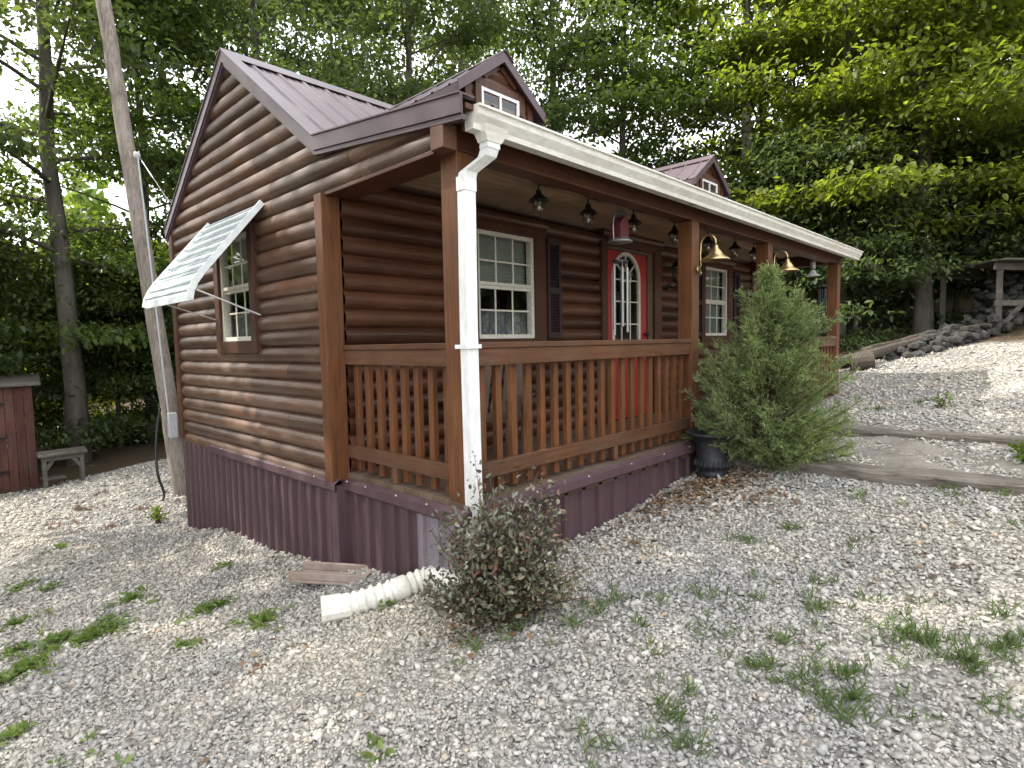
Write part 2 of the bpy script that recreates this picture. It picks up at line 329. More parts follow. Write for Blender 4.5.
a = me.attributes.new('gravel_area', 'FLOAT', 'POINT'); a.data.foreach_set('value', gravel_fac(V[:, 0], V[:, 1]).astype(np.float32))
g = link('ground', me, smooth=True); g['kind'] = 'structure'

def make_gravel():
    P = []
    def samp(n, r0, r1):
        th = RNG.uniform(R(-16), R(104), n); r = np.sqrt(RNG.uniform(r0*r0, r1*r1, n)); return np.stack([CAM[0]+r*np.cos(th), CAM[1]+r*np.sin(th), r], 1)
    area = lambda r0, r1: R(120)/2*(r1*r1-r0*r0)
    for r0, r1, dens in ((1.2, 3.6, 5600), (3.6, 6, 3100), (6, 9, 1300), (9, 13.5, 450)):
        P.append(samp(int(area(r0, r1)*dens), r0, r1))
    P = np.concatenate(P); x, y, r = P.T
    keep = ~((x > -.0) & (y > -.0) & (x < 7.5) & (y < 4.9)) & ~((x > 2.95) & (x < 4.15) & (y < -.3) & (y > -4.2) & (RNG.random(len(x)) < np.where(np.sin(x*7+1.3*np.sin(y*3))+np.sin(y*4.1) > .2, .9, .35)))
    keep &= RNG.random(len(x)) < gravel_fac(x, y)
    bare = np.sin(x*2.1+1.3*np.sin(y*1.7))*np.sin(y*2.6+x) ; keep &= RNG.random(len(x)) < np.where(bare > .66, .5, np.where(bare > .5, .75, 1))
    x, y, r = x[keep], y[keep], r[keep]; n = len(x); z = gz_arr(x, y)+lumps(x, y)*np.clip((10-np.hypot(x-3, y-2))/4, 0, 1)
    base = np.array([(-1,-1,-1),(1,-1,-1),(1,1,-1),(-1,1,-1),(-1,-1,1),(1,-1,1),(1,1,1),(-1,1,1)], float)
    sz = np.where(r < 3.6, 1, np.where(r < 6, 1.12, np.where(r < 9, 1.35, 1.8)))*np.exp(np.clip(RNG.normal(0, .42, n), -1, 1.0))*.0070
    dim = np.stack([sz*RNG.uniform(.9, 1.5, n), sz*RNG.uniform(.7, 1.1, n), sz*RNG.uniform(.28, .6, n)], 1)
    Vv = base[None]*(1+RNG.uniform(-.6, .25, (n, 8, 3)))*dim[:, None]
    Vv[:, 4:, :2] *= RNG.uniform(.45, .95, (n, 1, 1))
    q = RNG.normal(0, 1, (n, 4))*np.array([1, .28, .28, 1.0]); q /= np.linalg.norm(q, axis=1, keepdims=True); w, a, b, c = q.T
    Rm = np.stack([np.stack([1-2*(b*b+c*c), 2*(a*b-w*c), 2*(a*c+w*b)], -1), np.stack([2*(a*b+w*c), 1-2*(a*a+c*c), 2*(b*c-w*a)], -1), np.stack([2*(a*c-w*b), 2*(b*c+w*a), 1-2*(a*a+b*b)], -1)], 1)
    Vv = np.einsum('nij,nkj->nki', Rm, Vv)+np.stack([x, y, z+sz*RNG.uniform(.0, .7, n)], 1)[:, None]
    fc = np.array([(0,3,2,1),(4,5,6,7),(0,1,5,4),(1,2,6,5),(2,3,7,6),(3,0,4,7)])
    Fc = (np.arange(n)[:, None, None]*8+fc[None]).reshape(-1, 4)
    o = link('gravel', npmesh('gravel', Vv.reshape(-1, 3), Fc, M['gravel'], 4))
    tag(o, 'loose pale crushed limestone gravel spread over the sloping yard', 'gravel', kind='stuff'); print('stones', n)
make_gravel()

# ------------------------------------------------------------------ cabin
D, W, LEN, X2, X3, S = 1.30, 4.885, 7.462, 2.785, 4.612, .14
ZB, ZR = 1.994, .93
XG, XT = -.06, -.135                                   # gable log plane, rake trim plane
W = float(on('x', -.09, 183, 436)[1])
(YR, ZRD), (YK, ZK), (YE, ZE), (YL, ZL) = [tuple(map(float, on('x', XT, *p)[1:]-np.array([0, .03]))) for p in ((220.5, 49), (311.7, 134.7), (459.4, 91), (164.5, 229))]
print('roof', YR, ZRD, YK, ZK, YE, ZE, YL, ZL, W)
SR, SL, SP = (ZRD-ZK)/(YR-YK), (ZRD-ZL)/(YL-YR), (ZK-ZE)/(YK-YE)
PITCHL = .1313; Z0 = -.123
cabin = thing('log_cabin', 'brown log sided cabin with railed front porch, two dormers and purple metal roof', 'cabin', (3.7, 2.4, -.9))
def roofz(y): return ZRD-SL*(y-YR) if y > YR else (ZRD-SR*(YR-y) if y > YK else ZK-SP*(YK-y))
def logs(rangef, put, zmax, openings=(), ztop=None, amp=.042):
    mb = MB(); k = 0
    while True:
        z0 = Z0+k*PITCHL; z1 = z0+PITCHL
        if z0 > zmax-.02: break
        nseg = 9; zs = [z0+PITCHL*j/nseg for j in range(nseg+1)]; zs = [min(z, zmax) for z in zs]
        out = [amp*max(0, math.sin(math.pi*j/nseg))**.62 for j in range(nseg+1)]
        mid = (z0+z1)/2
        lo, hi = rangef(mid); cuts = [(None, None)]
        segs = [[None, None]]
        ops = sorted((a, b) for a, b, c, d in openings if c < mid < d)
        bounds = [None]
        for a, b in ops: bounds += [a, b]
        bounds.append(None)
        for i in range(0, len(bounds), 2):
            a, b = bounds[i], bounds[i+1]; rows = []
            for z, w in zip(zs, out):
                l, h = rangef(z); l2 = l if a is None else a; h2 = h if b is None else b
                if h2 <= l2: h2 = l2+.001
                rows.append((l2, h2, w, z))
            l0, h0 = rows[4][0], rows[4][1]; cutsu = [None]
            if h0-l0 > 2.0: cutsu += sorted(random.uniform(l0+.5, h0-.5) for _ in range(1 if h0-l0 < 4 else 3))
            cutsu.append(None)
            for ca, cb_ in zip(cutsu[:-1], cutsu[1:]):
                mb.sheet([[put((l if ca is None else min(max(ca+.002, l), h))*(1-t/4)+(h if cb_ is None else max(min(cb_-.002, h), l))*t/4, w, z) for t in range(5)] for l, h, w, z in rows])
        k += 1
    return mb
def gable_range(z):
    hi = W; lo = D+.03
    if z > 1.978: lo = .07
    rz = z+.05
    hi = min(hi, YR+max(0, ZRD-rz)/SL)
    if rz > ZK: lo = max(lo, YR-max(0, ZRD-rz)/SR)
    elif rz > roofz(lo): lo = max(lo, YK-(ZK-rz)/SP)
    return lo, hi
_g = lambda a, b: on('x', XG-.045, a/2.326+120, b/2.326+170)
GW = (float(_g(309, 390)[1]), float(_g(239, 395)[1]), float(_g(275, 398)[2]), float(_g(240, 160)[2]))
put_g = lambda u, w, z: (-w+XG, u, z)
logs(gable_range, put_g, ZRD-.07, [(GW[0]-.03, GW[1]+.03, GW[2]-.03, GW[3]+.03)]).build('wall', M['log_y'], cabin, smooth=False, recalc=False)
logs(gable_range, lambda u, w, z: (LEN+w-.012, u, z), ZRD-.07).build('wall', M['log_y'], cabin, recalc=False)
put_f = lambda u, w, z: (u, D-w, z)
W1 = (1.31, 2.06, .965, 1.92); W2 = (5.68, 6.43, .975, 1.95); DR = (3.30, 4.28, -.1, 2.0)
logs(lambda z: (.02, LEN-.02), put_f, 2.17, [(a-.03, b+.03, c-.03, d+.03) for a, b, c, d in (W1, W2, DR)]).build('wall', M['log_x'], cabin, recalc=False)
logs(lambda z: (.02, LEN-.02), lambda u, w, z: (u, W-.03+w, z), 2.2).build('wall', M['log_x'], cabin, recalc=False)
# inside: dark floor and room dividers keep the rooms dark
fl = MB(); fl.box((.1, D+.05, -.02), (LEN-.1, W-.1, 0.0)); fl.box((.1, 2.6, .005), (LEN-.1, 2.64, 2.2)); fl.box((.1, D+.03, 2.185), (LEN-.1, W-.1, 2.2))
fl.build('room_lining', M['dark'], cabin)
# corner boards
cp = MB(); cp.box((-.125, D-.015, -.05), (.02, D+.085, 1.985)); cp.build('corner_post', M['post'], cabin, .004)
cb = MB(); cb.box((XG-.055, W-.085, -.06), (.02, W+.03, roofz(W)-.09)); cb.build('corner_post', M['trim'], cabin, .004)
cb = MB(); cb.box((LEN-.13, D-.06, -.05), (LEN+.05, D+.08, ZB+.01)); cb.build('corner_post', M['trim'], cabin, .004)
# porch frame
deck = MB()
for i in range(9):
    y0 = .004+i*.145; deck.box((.0, y0, -.035), (LEN, min(y0+.139, D-.005), 0))
deck.build('porch_deck', M['deck'], cabin, .003)
rb = MB(); rb.box((-.004, -.028, -.13), (X2-.0, .0, -.006)); rb.box((X3, -.028, -.13), (LEN, .0, -.006)); rb.box((X2, .01, -.13), (X3, .03, -.036)); rb.build('deck_rim', M['deck'], cabin, .003)
for i, (x, y) in enumerate(((0, 0), (X2, 0), (X3, 0), (LEN-S, 0))):
    p = MB(); p.box((x, y, .0), (x+S, y+S, ZB-.002)); p.build('porch_post', M['post'] if i == 0 else M['rail_z'] if 'rail_z' in M else M['post'], cabin, .006)
bm_ = MB(); bm_.box((-.02, .0, ZB), (LEN+.12, S, 2.135)); bm_.build('porch_beam', M['beam'], cabin, .006)
bm_ = MB(); bm_.box((-.12, -.035, 1.975), (-.021, .075, 2.105)); bm_.build('beam_end', M['tie'] if 0 else M['rail_y'], cabin, .004)
sf = MB(); sf.box((XG-.035, .076, 1.968), (.13, D-.016, 1.992)); sf.build('side_beam', M['beam'], cabin, .003); sf = MB(); sf.box((LEN-.13, .15, ZB), (LEN, D, 2.14)); sf.build('side_beam', M['beam'], cabin, .003)
fa = MB(); fa.box((-.04, -.118, 2.06), (LEN+.14, -.096, ZE-.045)); fa.box((-.02, -.095, 2.137), (LEN+.12, .02, 2.150)); fa.build('fascia', M['beam'], cabin)
ce = MB()
for i in range(13):
    y0 = .145+i*.0885; ce.box((.135, y0, 2.150+.0), (LEN-.13, min(y0+.080, D-.0), 2.166))
ce.box((.135, .145, 2.167), (LEN-.13, D, 2.18))
ce.build('porch_ceiling', M['ceil'], cabin)
# railings: rails with the balusters as sub-parts
def railing(p, q, ax, bal, m, block=None):
    """ax 'x': front run between x=p..q on y ~0; ax 'y': side run between y=p..q on x fixed"""
    fixed, sgn = bal
    def B(a, b, o0, o1, z0, z1):
        return ((a, fixed+o0*sgn, z0), (b, fixed+o1*sgn, z1)) if ax == 'x' else ((fixed+o0*sgn, a, z0), (fixed+o1*sgn, b, z1))
    r = MB(); r.box(*B(p, q, .0, .095, ZR-.036, ZR)); r.box(*B(p+.002, q-.002, .01, .048, ZR-.14, ZR-.037))
    r2 = MB(); r2.box(*B(p+.002, q-.002, .012, .05, .112, .207))
    block = block or (p+q)/2-.025
    if block: r2.box(*B(block, block+.05, .014, .05, .001, .111))
    o = r.build('railing', m, cabin, .004); r2.build('bottom_rail', m, o, .004)
    n = max(2, round((q-p)/.1395)); st = (q-p)/n
    for i in range(n):
        c = p+st*(i+.5); b = MB(); j_ = random.uniform(-.004, .004); b.box(*B(c-.025+j_, c+.025+j_, .052, .09, .02, ZR-.038)); b.build('baluster', M['post'], o, .003)
railing(S, X2, 'x', (.0, 1), M['rail_x'], 1.55)
railing(X3+S, LEN-S, 'x', (.0, 1), M['rail_x'], 6.0)
railing(S, D-.012, 'y', (.0, 1), M['rail_y'])
railing(S, D-.06, 'y', (LEN, -1), M['rail_y'])
# skirting
def skirt(p, q, put, zt, m, name='skirting', period=.152, zb=None, ph=0):
    us = []; u = p
    prof = [(0, 0), (.35, 0), (.40, .026), (.60, .026), (.65, 0)]
    k = 0
    while True:
        stop = False
        for t, w in prof:
            u = p+(k+t)*period
            if u > q: stop = True; break
            us.append((u, w))
        if stop: break
        k += 1
    us.append((q, us[-1][1])); mb = MB()
    mb.sheet([[put(u, w, zt) for u, w in us], [put(u, w, zb(u)) for u, w in us]]); return mb.build(name, m, cabin, recalc=False)
gx_ = lambda u: gz(-.05, u)-.12
skirt(D+.0, W+.02, lambda u, w, z: (XG-.022-w, u, z), -.062, M['skirt'], zb=gx_)
skirt(.46, D+.05, lambda u, w, z: (-.004-w, u, z), -.072, M['skirt'], zb=gx_)
skirt(.0, .455, lambda u, w, z: (-.006-w, u, z), -.072, M['skirtglare'], zb=gx_)
skirt(.0, LEN, lambda u, w, z: (u, -.002-w, z), -.072, M['skirt'], zb=lambda u: gz(u, -.05)-.12, period=.2)
skirt(.0, W, lambda u, w, z: (LEN+.004+w, u, z), -.072, M['skirt'], zb=lambda u: gz(LEN, u)-.2)
skirt(.0, LEN, lambda u, w, z: (u, W+.02+w, z), -.072, M['skirt'], zb=lambda u: gz(u, W)-.2)
cj = MB(); cj.box((XG-.045, D-.04, gz(0, D)-.15), (-.0, D+.06, -.075)); cj.build('skirting', M['skirt'], cabin)
def flash(p, q, put, z):
    return [[put(p, 0, z), put(q, 0, z)], [put(p, .045, z-.022), put(q, .045, z-.022)], [put(p, .05, z-.075), put(q, .05, z-.075)], [put(p, .036, z-.09), put(q, .036, z-.09)]]
fm = MB(); fm2 = MB(); fm3 = MB(); fm4 = MB(); fm4.sheet(flash(D-.05, 3.75, lambda u, w, z: (-w+XG-.018, u, z), -.03)); fm.sheet(flash(-.05, D+.02, lambda u, w, z: (-w+.004, u, z), -.034))
fm3.sheet(flash(-.05, X2-.02, lambda u, w, z: (u, -w-.03, z), -.006)); fm2.sheet(flash(X3, LEN+.05, lambda u, w, z: (u, -w-.03, z), -.006))
fl_ = fm.build('cap_flashing', M['skirt'], cabin, recalc=False)
for q_ in (fm2, fm3, fm4): q_.build('cap_flashing', M['skirt'], cabin, recalc=False)
for y in (.3, .62, .98, 1.22, 1.55, 2.05, 2.7, 3.4):
    scw = MB(); scw.lathe([(.0, .006), (.006, .004), (.006, -.004)], ((-.046, y, -.045) if y < D else (XG-.066, y, -.042)), 6); scw.build('screw', M['screw'], fl_)
for x in (.55, 1.1, 1.65, 2.15, 2.6):
    scw = MB(); scw.lathe([(.0, .006), (.006, .004), (.006, -.004)], (x, -.072, -.026), 6); scw.build('screw', M['screw'], fl_)
# roof
def roof_sheet(mb, p0, p1, x0, x1, lift=0):
    xs = []; x = x0; i = 0
    while x < x1:
        for t, h in ((0, 0), (.045, .0), (.055, .008), (.065, 0), (.115, 0), (.125, .008), (.135, 0), (.17, 0), (.185, .019), (.205, .019), (.22, 0)):
            if x+t*1.04 < x1: xs.append((x+t*1.04, h))
        x += .2288
    xs.append((x1, 0)); rows = []
    for (y, z), n in ((p0, 0), (p1, 1)): rows.append([(a, y, z+h+lift) for a, h in xs])
    mb.sheet(rows)
RX0, RX1 = XT+.02, LEN+.16
rm = MB(); roof_sheet(rm, (YR, ZRD), (YK, ZK), RX0, RX1); roof_sheet(rm, (YK, ZK), (YE-.01, ZE), RX0, RX1); roof_sheet(rm, (YR, ZRD), (YL, ZL), RX0, RX1)
under = [(YR, ZRD-.012), (YK, ZK-.012), (YE, ZE-.012), (YE, ZE-.04), (YK, ZK-.055), (YR, ZRD-.055), (YL, ZL-.055), (YL, ZL-.012)]
roof = rm.build('roof', M['roof'], cabin, recalc=False)
rd = MB(); rd.prism(under[:6], 'x', RX0+.02, RX1-.02); rd.prism([under[0], under[5], under[6], under[7]], 'x', RX0+.02, RX1-.02); rd.build('roof_deck', M['trim'], roof)
for xe, sg in ((RX0, -1), (RX1, 1)):
    tr = MB()
    for (a, b) in (((YL, ZL), (YR, ZRD)), ((YR, ZRD), (YK, ZK)), ((YK, ZK), (YE, ZE))):
        tr.prism([(a[0], a[1]+.022), (b[0], b[1]+.022), (b[0], b[1]-.075), (a[0], a[1]-.075)], 'x', xe, xe+sg*.02)
        tr.prism([(a[0], a[1]+.032), (b[0], b[1]+.032), (b[0], b[1]+.023), (a[0], a[1]+.023)], 'x', xe-sg*.085, xe+sg*.03)
        tr.prism([(a[0], a[1]-.076), (b[0], b[1]-.076), (b[0], b[1]-.104), (a[0], a[1]-.104)], 'x', xe-sg*.03, xe+sg*.008)
    tr.build('rake_trim', M['roof'], roof)
rc = MB(); rc.sheet([[(RX0-.03, YR-.13, ZRD-SR*.13+.026), (RX1+.03, YR-.13, ZRD-SR*.13+.026)], [(RX0-.03, YR, ZRD+.042), (RX1+.03, YR, ZRD+.042)], [(RX0-.03, YR+.13, ZRD-SL*.13+.026), (RX1+.03, YR+.13, ZRD-SL*.13+.026)]])
rc.build('ridge_cap', M['roof'], roof, recalc=False)
# generic window
def window(u0, u1, z0, z1, P, parent, trim=(.11, .11, .11, .12), cols=3, rows=2, sashes=2, name='window', blind=None, tm=None, ow=.058, sill=True, vm=None):
    """u0..z1 = outside of the white frame; P(u, w, z) places a point, w outward"""
    def box(mb, a, b, w0, w1, c, d):
        p, q = P(a, w0, c), P(b, w1, d); mb.box(p, q)
    tl, tr_, tt, tb = trim; t = MB()
    box(t, u0-tl, u0-.002, -.02, ow, z0-tb, z1+tt); box(t, u1+.002, u1+tr_, -.02, ow, z0-tb, z1+tt)
    box(t, u0-.001, u1+.001, -.02, ow-.003, z1+.002, z1+tt); box(t, u0-.001, u1+.001, -.02, ow-.003, z0-tb, z0-.002)
    w = t.build(name, tm or M['trim'], parent, .004)
    f = MB(); e = .038
    box(f, u0, u0+e, -.03, .035, z0, z1); box(f, u1-e, u1, -.03, .035, z0, z1); box(f, u0+e, u1-e, -.03, .034, z1-e, z1); box(f, u0+e, u1-e, -.03, .04, z0, z0+e)
    zi0, zi1 = z0+e, z1-e; hs = (zi1-zi0)/sashes
    for s in range(sashes):
        a, b = zi0+s*hs, zi0+(s+1)*hs; wo = .0 if s == 0 and sashes > 1 else .014
        se = .022
        if sashes > 1: box(f, u0+e, u1-e, wo-.02, wo+.012, a if s else b-.03, a+.03 if s else b)
        for c in range(1, cols):
            x = u0+e+(u1-u0-2*e)*c/cols; box(f, x-.008, x+.008, wo-.012, wo-.002, a, b)
        for r_ in range(1, rows):
            zz = a+(b-a)*r_/rows; box(f, u0+e, u1-e, wo-.0125, wo-.0015, zz-.008, zz+.008)
    f.build('sash_frame', vm or M['vinyl'], w, .002)
    g_ = MB()
    for s in range(sashes):
        a, b = zi0+s*hs, zi0+(s+1)*hs; wo = -.005 if s == 0 and sashes > 1 else .009
        g_.add([P(u0+e, wo-.001, a), P(u1-e, wo-.001, a), P(u1-e, wo-.001, b), P(u0+e, wo-.001, b)], [(0, 1, 2, 3)])
    g_.build('pane', M['glass'], w)
    if blind:
        b_ = MB(); n = int((z1-z0)*(.5 if blind == 'half' else 1)/.03)
        for i in range(n):
            zz = z1-.02-i*.03; b_.add([P(u0, -.07, zz), P(u1, -.07, zz), P(u1, -.088, zz-.026), P(u0, -.088, zz-.026)], [(0, 1, 2, 3)])
        b_.build('blind', M['blind'], w)
        if blind == 'half':
            c_ = MB(); m = 24
            c_.sheet([[P(u0+(u1-u0)*i/m, -.09+.018*math.sin(i*1.9), zz) for i in range(m+1)] for zz in (z0, z0+(z1-z0)*.27)]); c_.build('curtain', M['curtain'], w)
    return w
PF = lambda u, w, z: (u, D-.0-w, z); PG = lambda u, w, z: (XG-.005-w, u, z)
window(*W1, PF, cabin, (.11, .16, .12, .1), blind='half')
window(*W2, PF, cabin, (.11, .16, .12, .1), blind='full')
window(*GW, PG, cabin, (.10, .11, .06, .11), blind='half')
for xa, xb in ((.12+.96, 1.19), (2.225, 2.43), (5.36, 5.565), (6.61, 6.815)):
    if xa < 1.1: xa, xb = .985, 1.19
    s_ = MB(); P = PF; za, zb = .965, 1.94
    s_.box(P(xa, .03, za), P(xa+.035, .075, zb)); s_.box(P(xb-.035, .03, za), P(xb, .075, zb))
    for zz in (za, (za+zb)/2-.05, zb-.06): s_.box(P(xa+.035, .03, zz), P(xb-.035, .073, zz+.06))
    zz = za+.065
    while zz < zb-.07:
        s_.add([P(xa+.035, .045, zz), P(xb-.035, .045, zz), P(xb-.035, .068, zz+.004), P(xa+.035, .068, zz+.004), P(xa+.035, .05, zz+.03), P(xb-.035, .05, zz+.03)], [(0, 1, 2, 3), (3, 2, 5, 4)]); zz += .03
    s_.box(P(xa+.03, .028, za+.01), P(xb-.03, .04, zb-.01)); s_.build('shutter', M['shutter'], cabin)
# door
tb = MB(); P = PF
tb.box(P(3.16, -.02, 0), P(3.27, .06, 2.03)); tb.box(P(4.285, -.02, 0), P(4.45, .06, 2.03)); tb.box(P(3.272, -.02, 1.995), P(4.283, .055, 2.10)); door_trim = tb.build('door_trim', M['trim'], cabin, .004)
jm = MB(); jm.box(P(3.275, -.04, .0), P(3.315, .03, 1.99)); jm.box(P(4.165, -.04, .0), P(4.28, .03, 1.99)); jm.box(P(3.317, -.04, 1.955), P(4.163, .029, 1.99)); jm.build('door_jamb', M['chairwood'], door_trim, .003)
def arch(cx, r, zs, zb, n=18): return [(cx-r, zb)]+[(cx+r*math.cos(math.pi-math.pi*i/n), zs+r*math.sin(math.pi*i/n)) for i in range(n+1)]+[(cx+r, zb)]
cx, ra, zs, zb_ = 3.705, .262, 1.655, .86
def ring(mb, inner, outer, w0, w1):
    n = len(inner); vs = [P(u, w1, z) for u, z in inner]+[P(u, w1, z) for u, z in outer]+[P(u, w0, z) for u, z in inner]+[P(u, w0, z) for u, z in outer]
    fs = []
    for i in range(n):
        j = (i+1) % n; fs += [(i, j, n+j, n+i), (i, 2*n+i, 2*n+j, j), (n+i, n+j, 3*n+j, 3*n+i)]
    mb.add(vs, fs)
ds = MB(); inn = arch(cx, ra+.03, zs, zb_-.03); c0 = (3.325, 4.160, .012, 1.95)
out_ = []
for u, z in inn:   # map the arch outline out to the slab edge
    if z <= zb_: out_.append((c0[0] if u < cx else c0[1], c0[2]))
    else:
        du, dz = u-cx, z-1.2; k = min((c0[1]-cx if du > 0 else cx-c0[0])/max(abs(du), 1e-6), (c0[3]-1.2)/max(dz, 1e-6) if dz > 0 else 1e9); out_.append((cx+du*k, 1.2+dz*k))
ring(ds, inn, out_, -.03, .012)
for z0, z1 in ((.12, .38), (.44, .74)):
    for u0, u1 in ((3.43, 3.68), (3.76, 4.03)): ds.box(P(u0, .0, z0), P(u1, .02, z1))
door = ds.build('door', M['door'], cabin, .002)
fr = MB(); ring(fr, arch(cx, ra-.008, zs, zb_+.008), arch(cx, ra+.034, zs, zb_-.034), .0, .026)
for r_ in (.10,): ring(fr, arch(cx, r_, zs-.02, zs-.03), arch(cx, r_+.014, zs-.02, zs-.044), .004, .016)
for a in (40, 90, 140): fr.bar(P(cx+.1*math.cos(R(a)), .008, zs+.1*math.sin(R(a))), P(cx+ra*math.cos(R(a)), .008, zs+ra*math.sin(R(a))), .014, .014)
for u in (cx-.09, cx+.09): fr.box(P(u-.007, .003, zb_), P(u+.007, .014, zs))
for z in (1.12, 1.38, 1.63): fr.box(P(cx-ra, .0035, z-.007), P(cx+ra, .0135, z+.007))
fr.build('glass_surround', M['vinyl'], door)
gl = MB(); ar = arch(cx, ra, zs, zb_); gl.add([P(u, .0, z) for u, z in ar], [tuple(range(len(ar)))]); gl.build('door_glass', M['glass'], door)
kn = MB(); k0 = P(4.105, .012, 1.0); kn.tube([k0, (k0[0], k0[1]-.03, k0[2])], .014, 10); kn.tube([(k0[0], k0[1]-.028, k0[2]), (k0[0], k0[1]-.045, k0[2]), (k0[0], k0[1]-.065, k0[2])], [.018, .032, .02], 12); kn.build('knob', M['black'], door, smooth=True)
# head logs over the openings
for a, b, z in ((1.18, 2.22, 2.045), (3.16, 4.45, 2.115), (5.55, 6.6, 2.075)):
    h = MB(); h.tube([(a, D-.045, z), (b, D-.045, z)], .052, 12); h.build('head_log', M['log_x'], cabin)
# dormers
def dormer(cx):
    yf, hw, sl = 1.27, .40, .735; ap = (cx, 3.458); ez = 3.458-sl*.51
    base = lambda y: roofz(y)+.0
    d = MB(); k = 0
    # front of lapped logs
    z = base(yf)-.05
    while z < 3.40:
        rows = []
        for j in range(6):
            zz = min(z+.095*j/5, 3.41); h = min(hw, max(.01, (3.43-zz)/sl)); w = .016*math.sin(math.pi*j/5)**.6 if 0 < j < 5 else 0
            rows.append([(cx-h, yf-w, zz), (cx+h, yf-w, zz)])
        d.sheet(rows); z += .095
    for s in (-1, 1):
        z = base(yf)-.05
        while z < 3.14:
            d.add([(cx+s*hw, yf, z), (cx+s*(hw+.014), yf, z+.047), (cx+s*hw, yf, z+.095), (cx+s*hw, 2.9, z), (cx+s*(hw+.014), 2.9, z+.047), (cx+s*hw, 2.9, z+.095)], [(0, 1, 4, 3), (1, 2, 5, 4)]); z += .095
    o = d.build('dormer', M['log_x'], cabin, recalc=False)
    t = MB()
    for s in (-1, 1): t.box((cx+s*(hw-.045), yf-.03, base(yf)-.03), (cx+s*(hw+.025), yf+.04, 3.16))
    t.bar((cx-.02, yf-.02, 3.36), (cx-.2, yf-.02, 3.235), .02, .05); t.bar((cx+.02, yf-.02, 3.36), (cx+.2, yf-.02, 3.235), .02, .05)
    t.build('dormer_trim', M['trim'], o)
    r = MB(); yb = 2.95
    for s in (-1, 1):
        xs = [(.0, .012)]; rib = [.06, .2, .34, .48]
        ys = []; y = 1.20
        while y < yb:
            ys += [(y, 0), (y+.10, 0), (y+.112, .014), (y+.128, .014), (y+.14, 0)]; y += .23
        e = (cx+s*.53, 3.458-sl*.53)
        r.sheet([[(cx, yy, ap[1]+h+.01) for yy, h in ys], [(e[0], yy, e[1]+h+.01) for yy, h in ys]])
        r.prism([(cx, ap[1]+.004), e if s > 0 else e, (e[0], e[1]-.03), (cx, ap[1]-.03)], 'y', 1.21, yb)
        r.prism([(cx, ap[1]+.028), (e[0]+s*.012, e[1]+.02), (e[0]+s*.012, e[1]-.075), (cx, ap[1]-.07)], 'y', 1.185, 1.205)
        r.prism([(cx, ap[1]+.034), (cx+s*.11, ap[1]-.11*sl+.034), (cx+s*.11, ap[1]-.11*sl+.027), (cx, ap[1]+.027)], 'y', 1.17, yb)
        r.box((e[0]-s*.005, 1.2, e[1]-.08), (e[0]+s*.012, 2.3, e[1]-.004))
    r.build('dormer_roof', M['roof'], o)
    PD = lambda u, w, z: (u, yf-.012-w, z)
    def sub(mb, name, m): return mb.build(name, m, o)
    u0, u1, z0, z1 = cx-.24, cx+.24, 2.87, 3.135
    f = MB(); t2 = MB()
    t2.box(PD(u0-.07, 0, z0-.06), PD(u0-.001, .024, z1+.06)); t2.box(PD(u1+.001, 0, z0-.06), PD(u1+.07, .024, z1+.06)); t2.box(PD(u0, 0, z1+.001), PD(u1, .022, z1+.06)); t2.box(PD(u0, 0, z0-.06), PD(u1, .022, z0-.001)); sub(t2, 'window_trim', M['trim'])
    f.box(PD(u0, .0, z0), PD(u0+.03, .018, z1)); f.box(PD(u1-.03, .0, z0), PD(u1, .018, z1)); f.box(PD(u0+.03, .0, z1-.03), PD(u1-.03, .017, z1)); f.box(PD(u0+.03, .0, z0), PD(u1-.03, .017, z0+.03)); f.box(PD(cx-.012, .0, z0+.03), PD(cx+.012, .015, z1-.03)); sub(f, 'window_frame', M['white'])
    gg = MB(); gg.add([PD(u0+.03, .004, z0+.03), PD(u1-.03, .004, z0+.03), PD(u1-.03, .004, z1-.03), PD(u0+.03, .004, z1-.03)], [(0, 1, 2, 3)]); sub(gg, 'pane', M['glass'])
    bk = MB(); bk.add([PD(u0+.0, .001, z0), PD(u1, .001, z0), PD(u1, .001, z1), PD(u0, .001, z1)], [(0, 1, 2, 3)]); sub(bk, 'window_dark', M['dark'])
dormer(1.63); dormer(5.79)
# gutter and downspout
GB, GT = 2.052, 2.168; GX0, GX1 = -.035, LEN+.22
outer = [(-.121, GT+.005), (-.121, GB), (-.185, GB), (-.190, GB+.028), (-.222, GB+.07), (-.226, GT-.016), (-.240, GT-.012), (-.240, GT)]
inner = [(-.228, GT-.002), (-.221, GT-.012), (-.217, GB+.072), (-.184, GB+.031), (-.181, GB+.005), (-.125, GB+.005), (-.125, GT+.005)]
gm = MB(); gm.prism(outer+inner, 'x', GX0, GX1)
gm.prism(outer[:8], 'x', GX0-.004, GX0-.0005); gm.prism(outer[:8], 'x', GX1+.0005, GX1+.004)
gut = gm.build('gutter', M['gutter'], cabin)
for x in (2.45, 5.05):
    sm = MB(); sm.prism([(a-.002 if a < -.15 else a, b) for a, b in outer[1:8]]+[(-.18, GB+.05)], 'x', x, x+.04)
    sm.build('gutter_seam', M['gutter'], gut)
dsp = MB()
def rectub(mb, pts, wx, wy):
    rows = []
    for x, y, z in pts: rows.append([(x-wx/2, y-wy/2, z), (x+wx/2, y-wy/2, z), (x+wx/2, y+wy/2, z), (x-wx/2, y+wy/2, z), (x-wx/2, y-wy/2, z)])
    mb.sheet(rows)
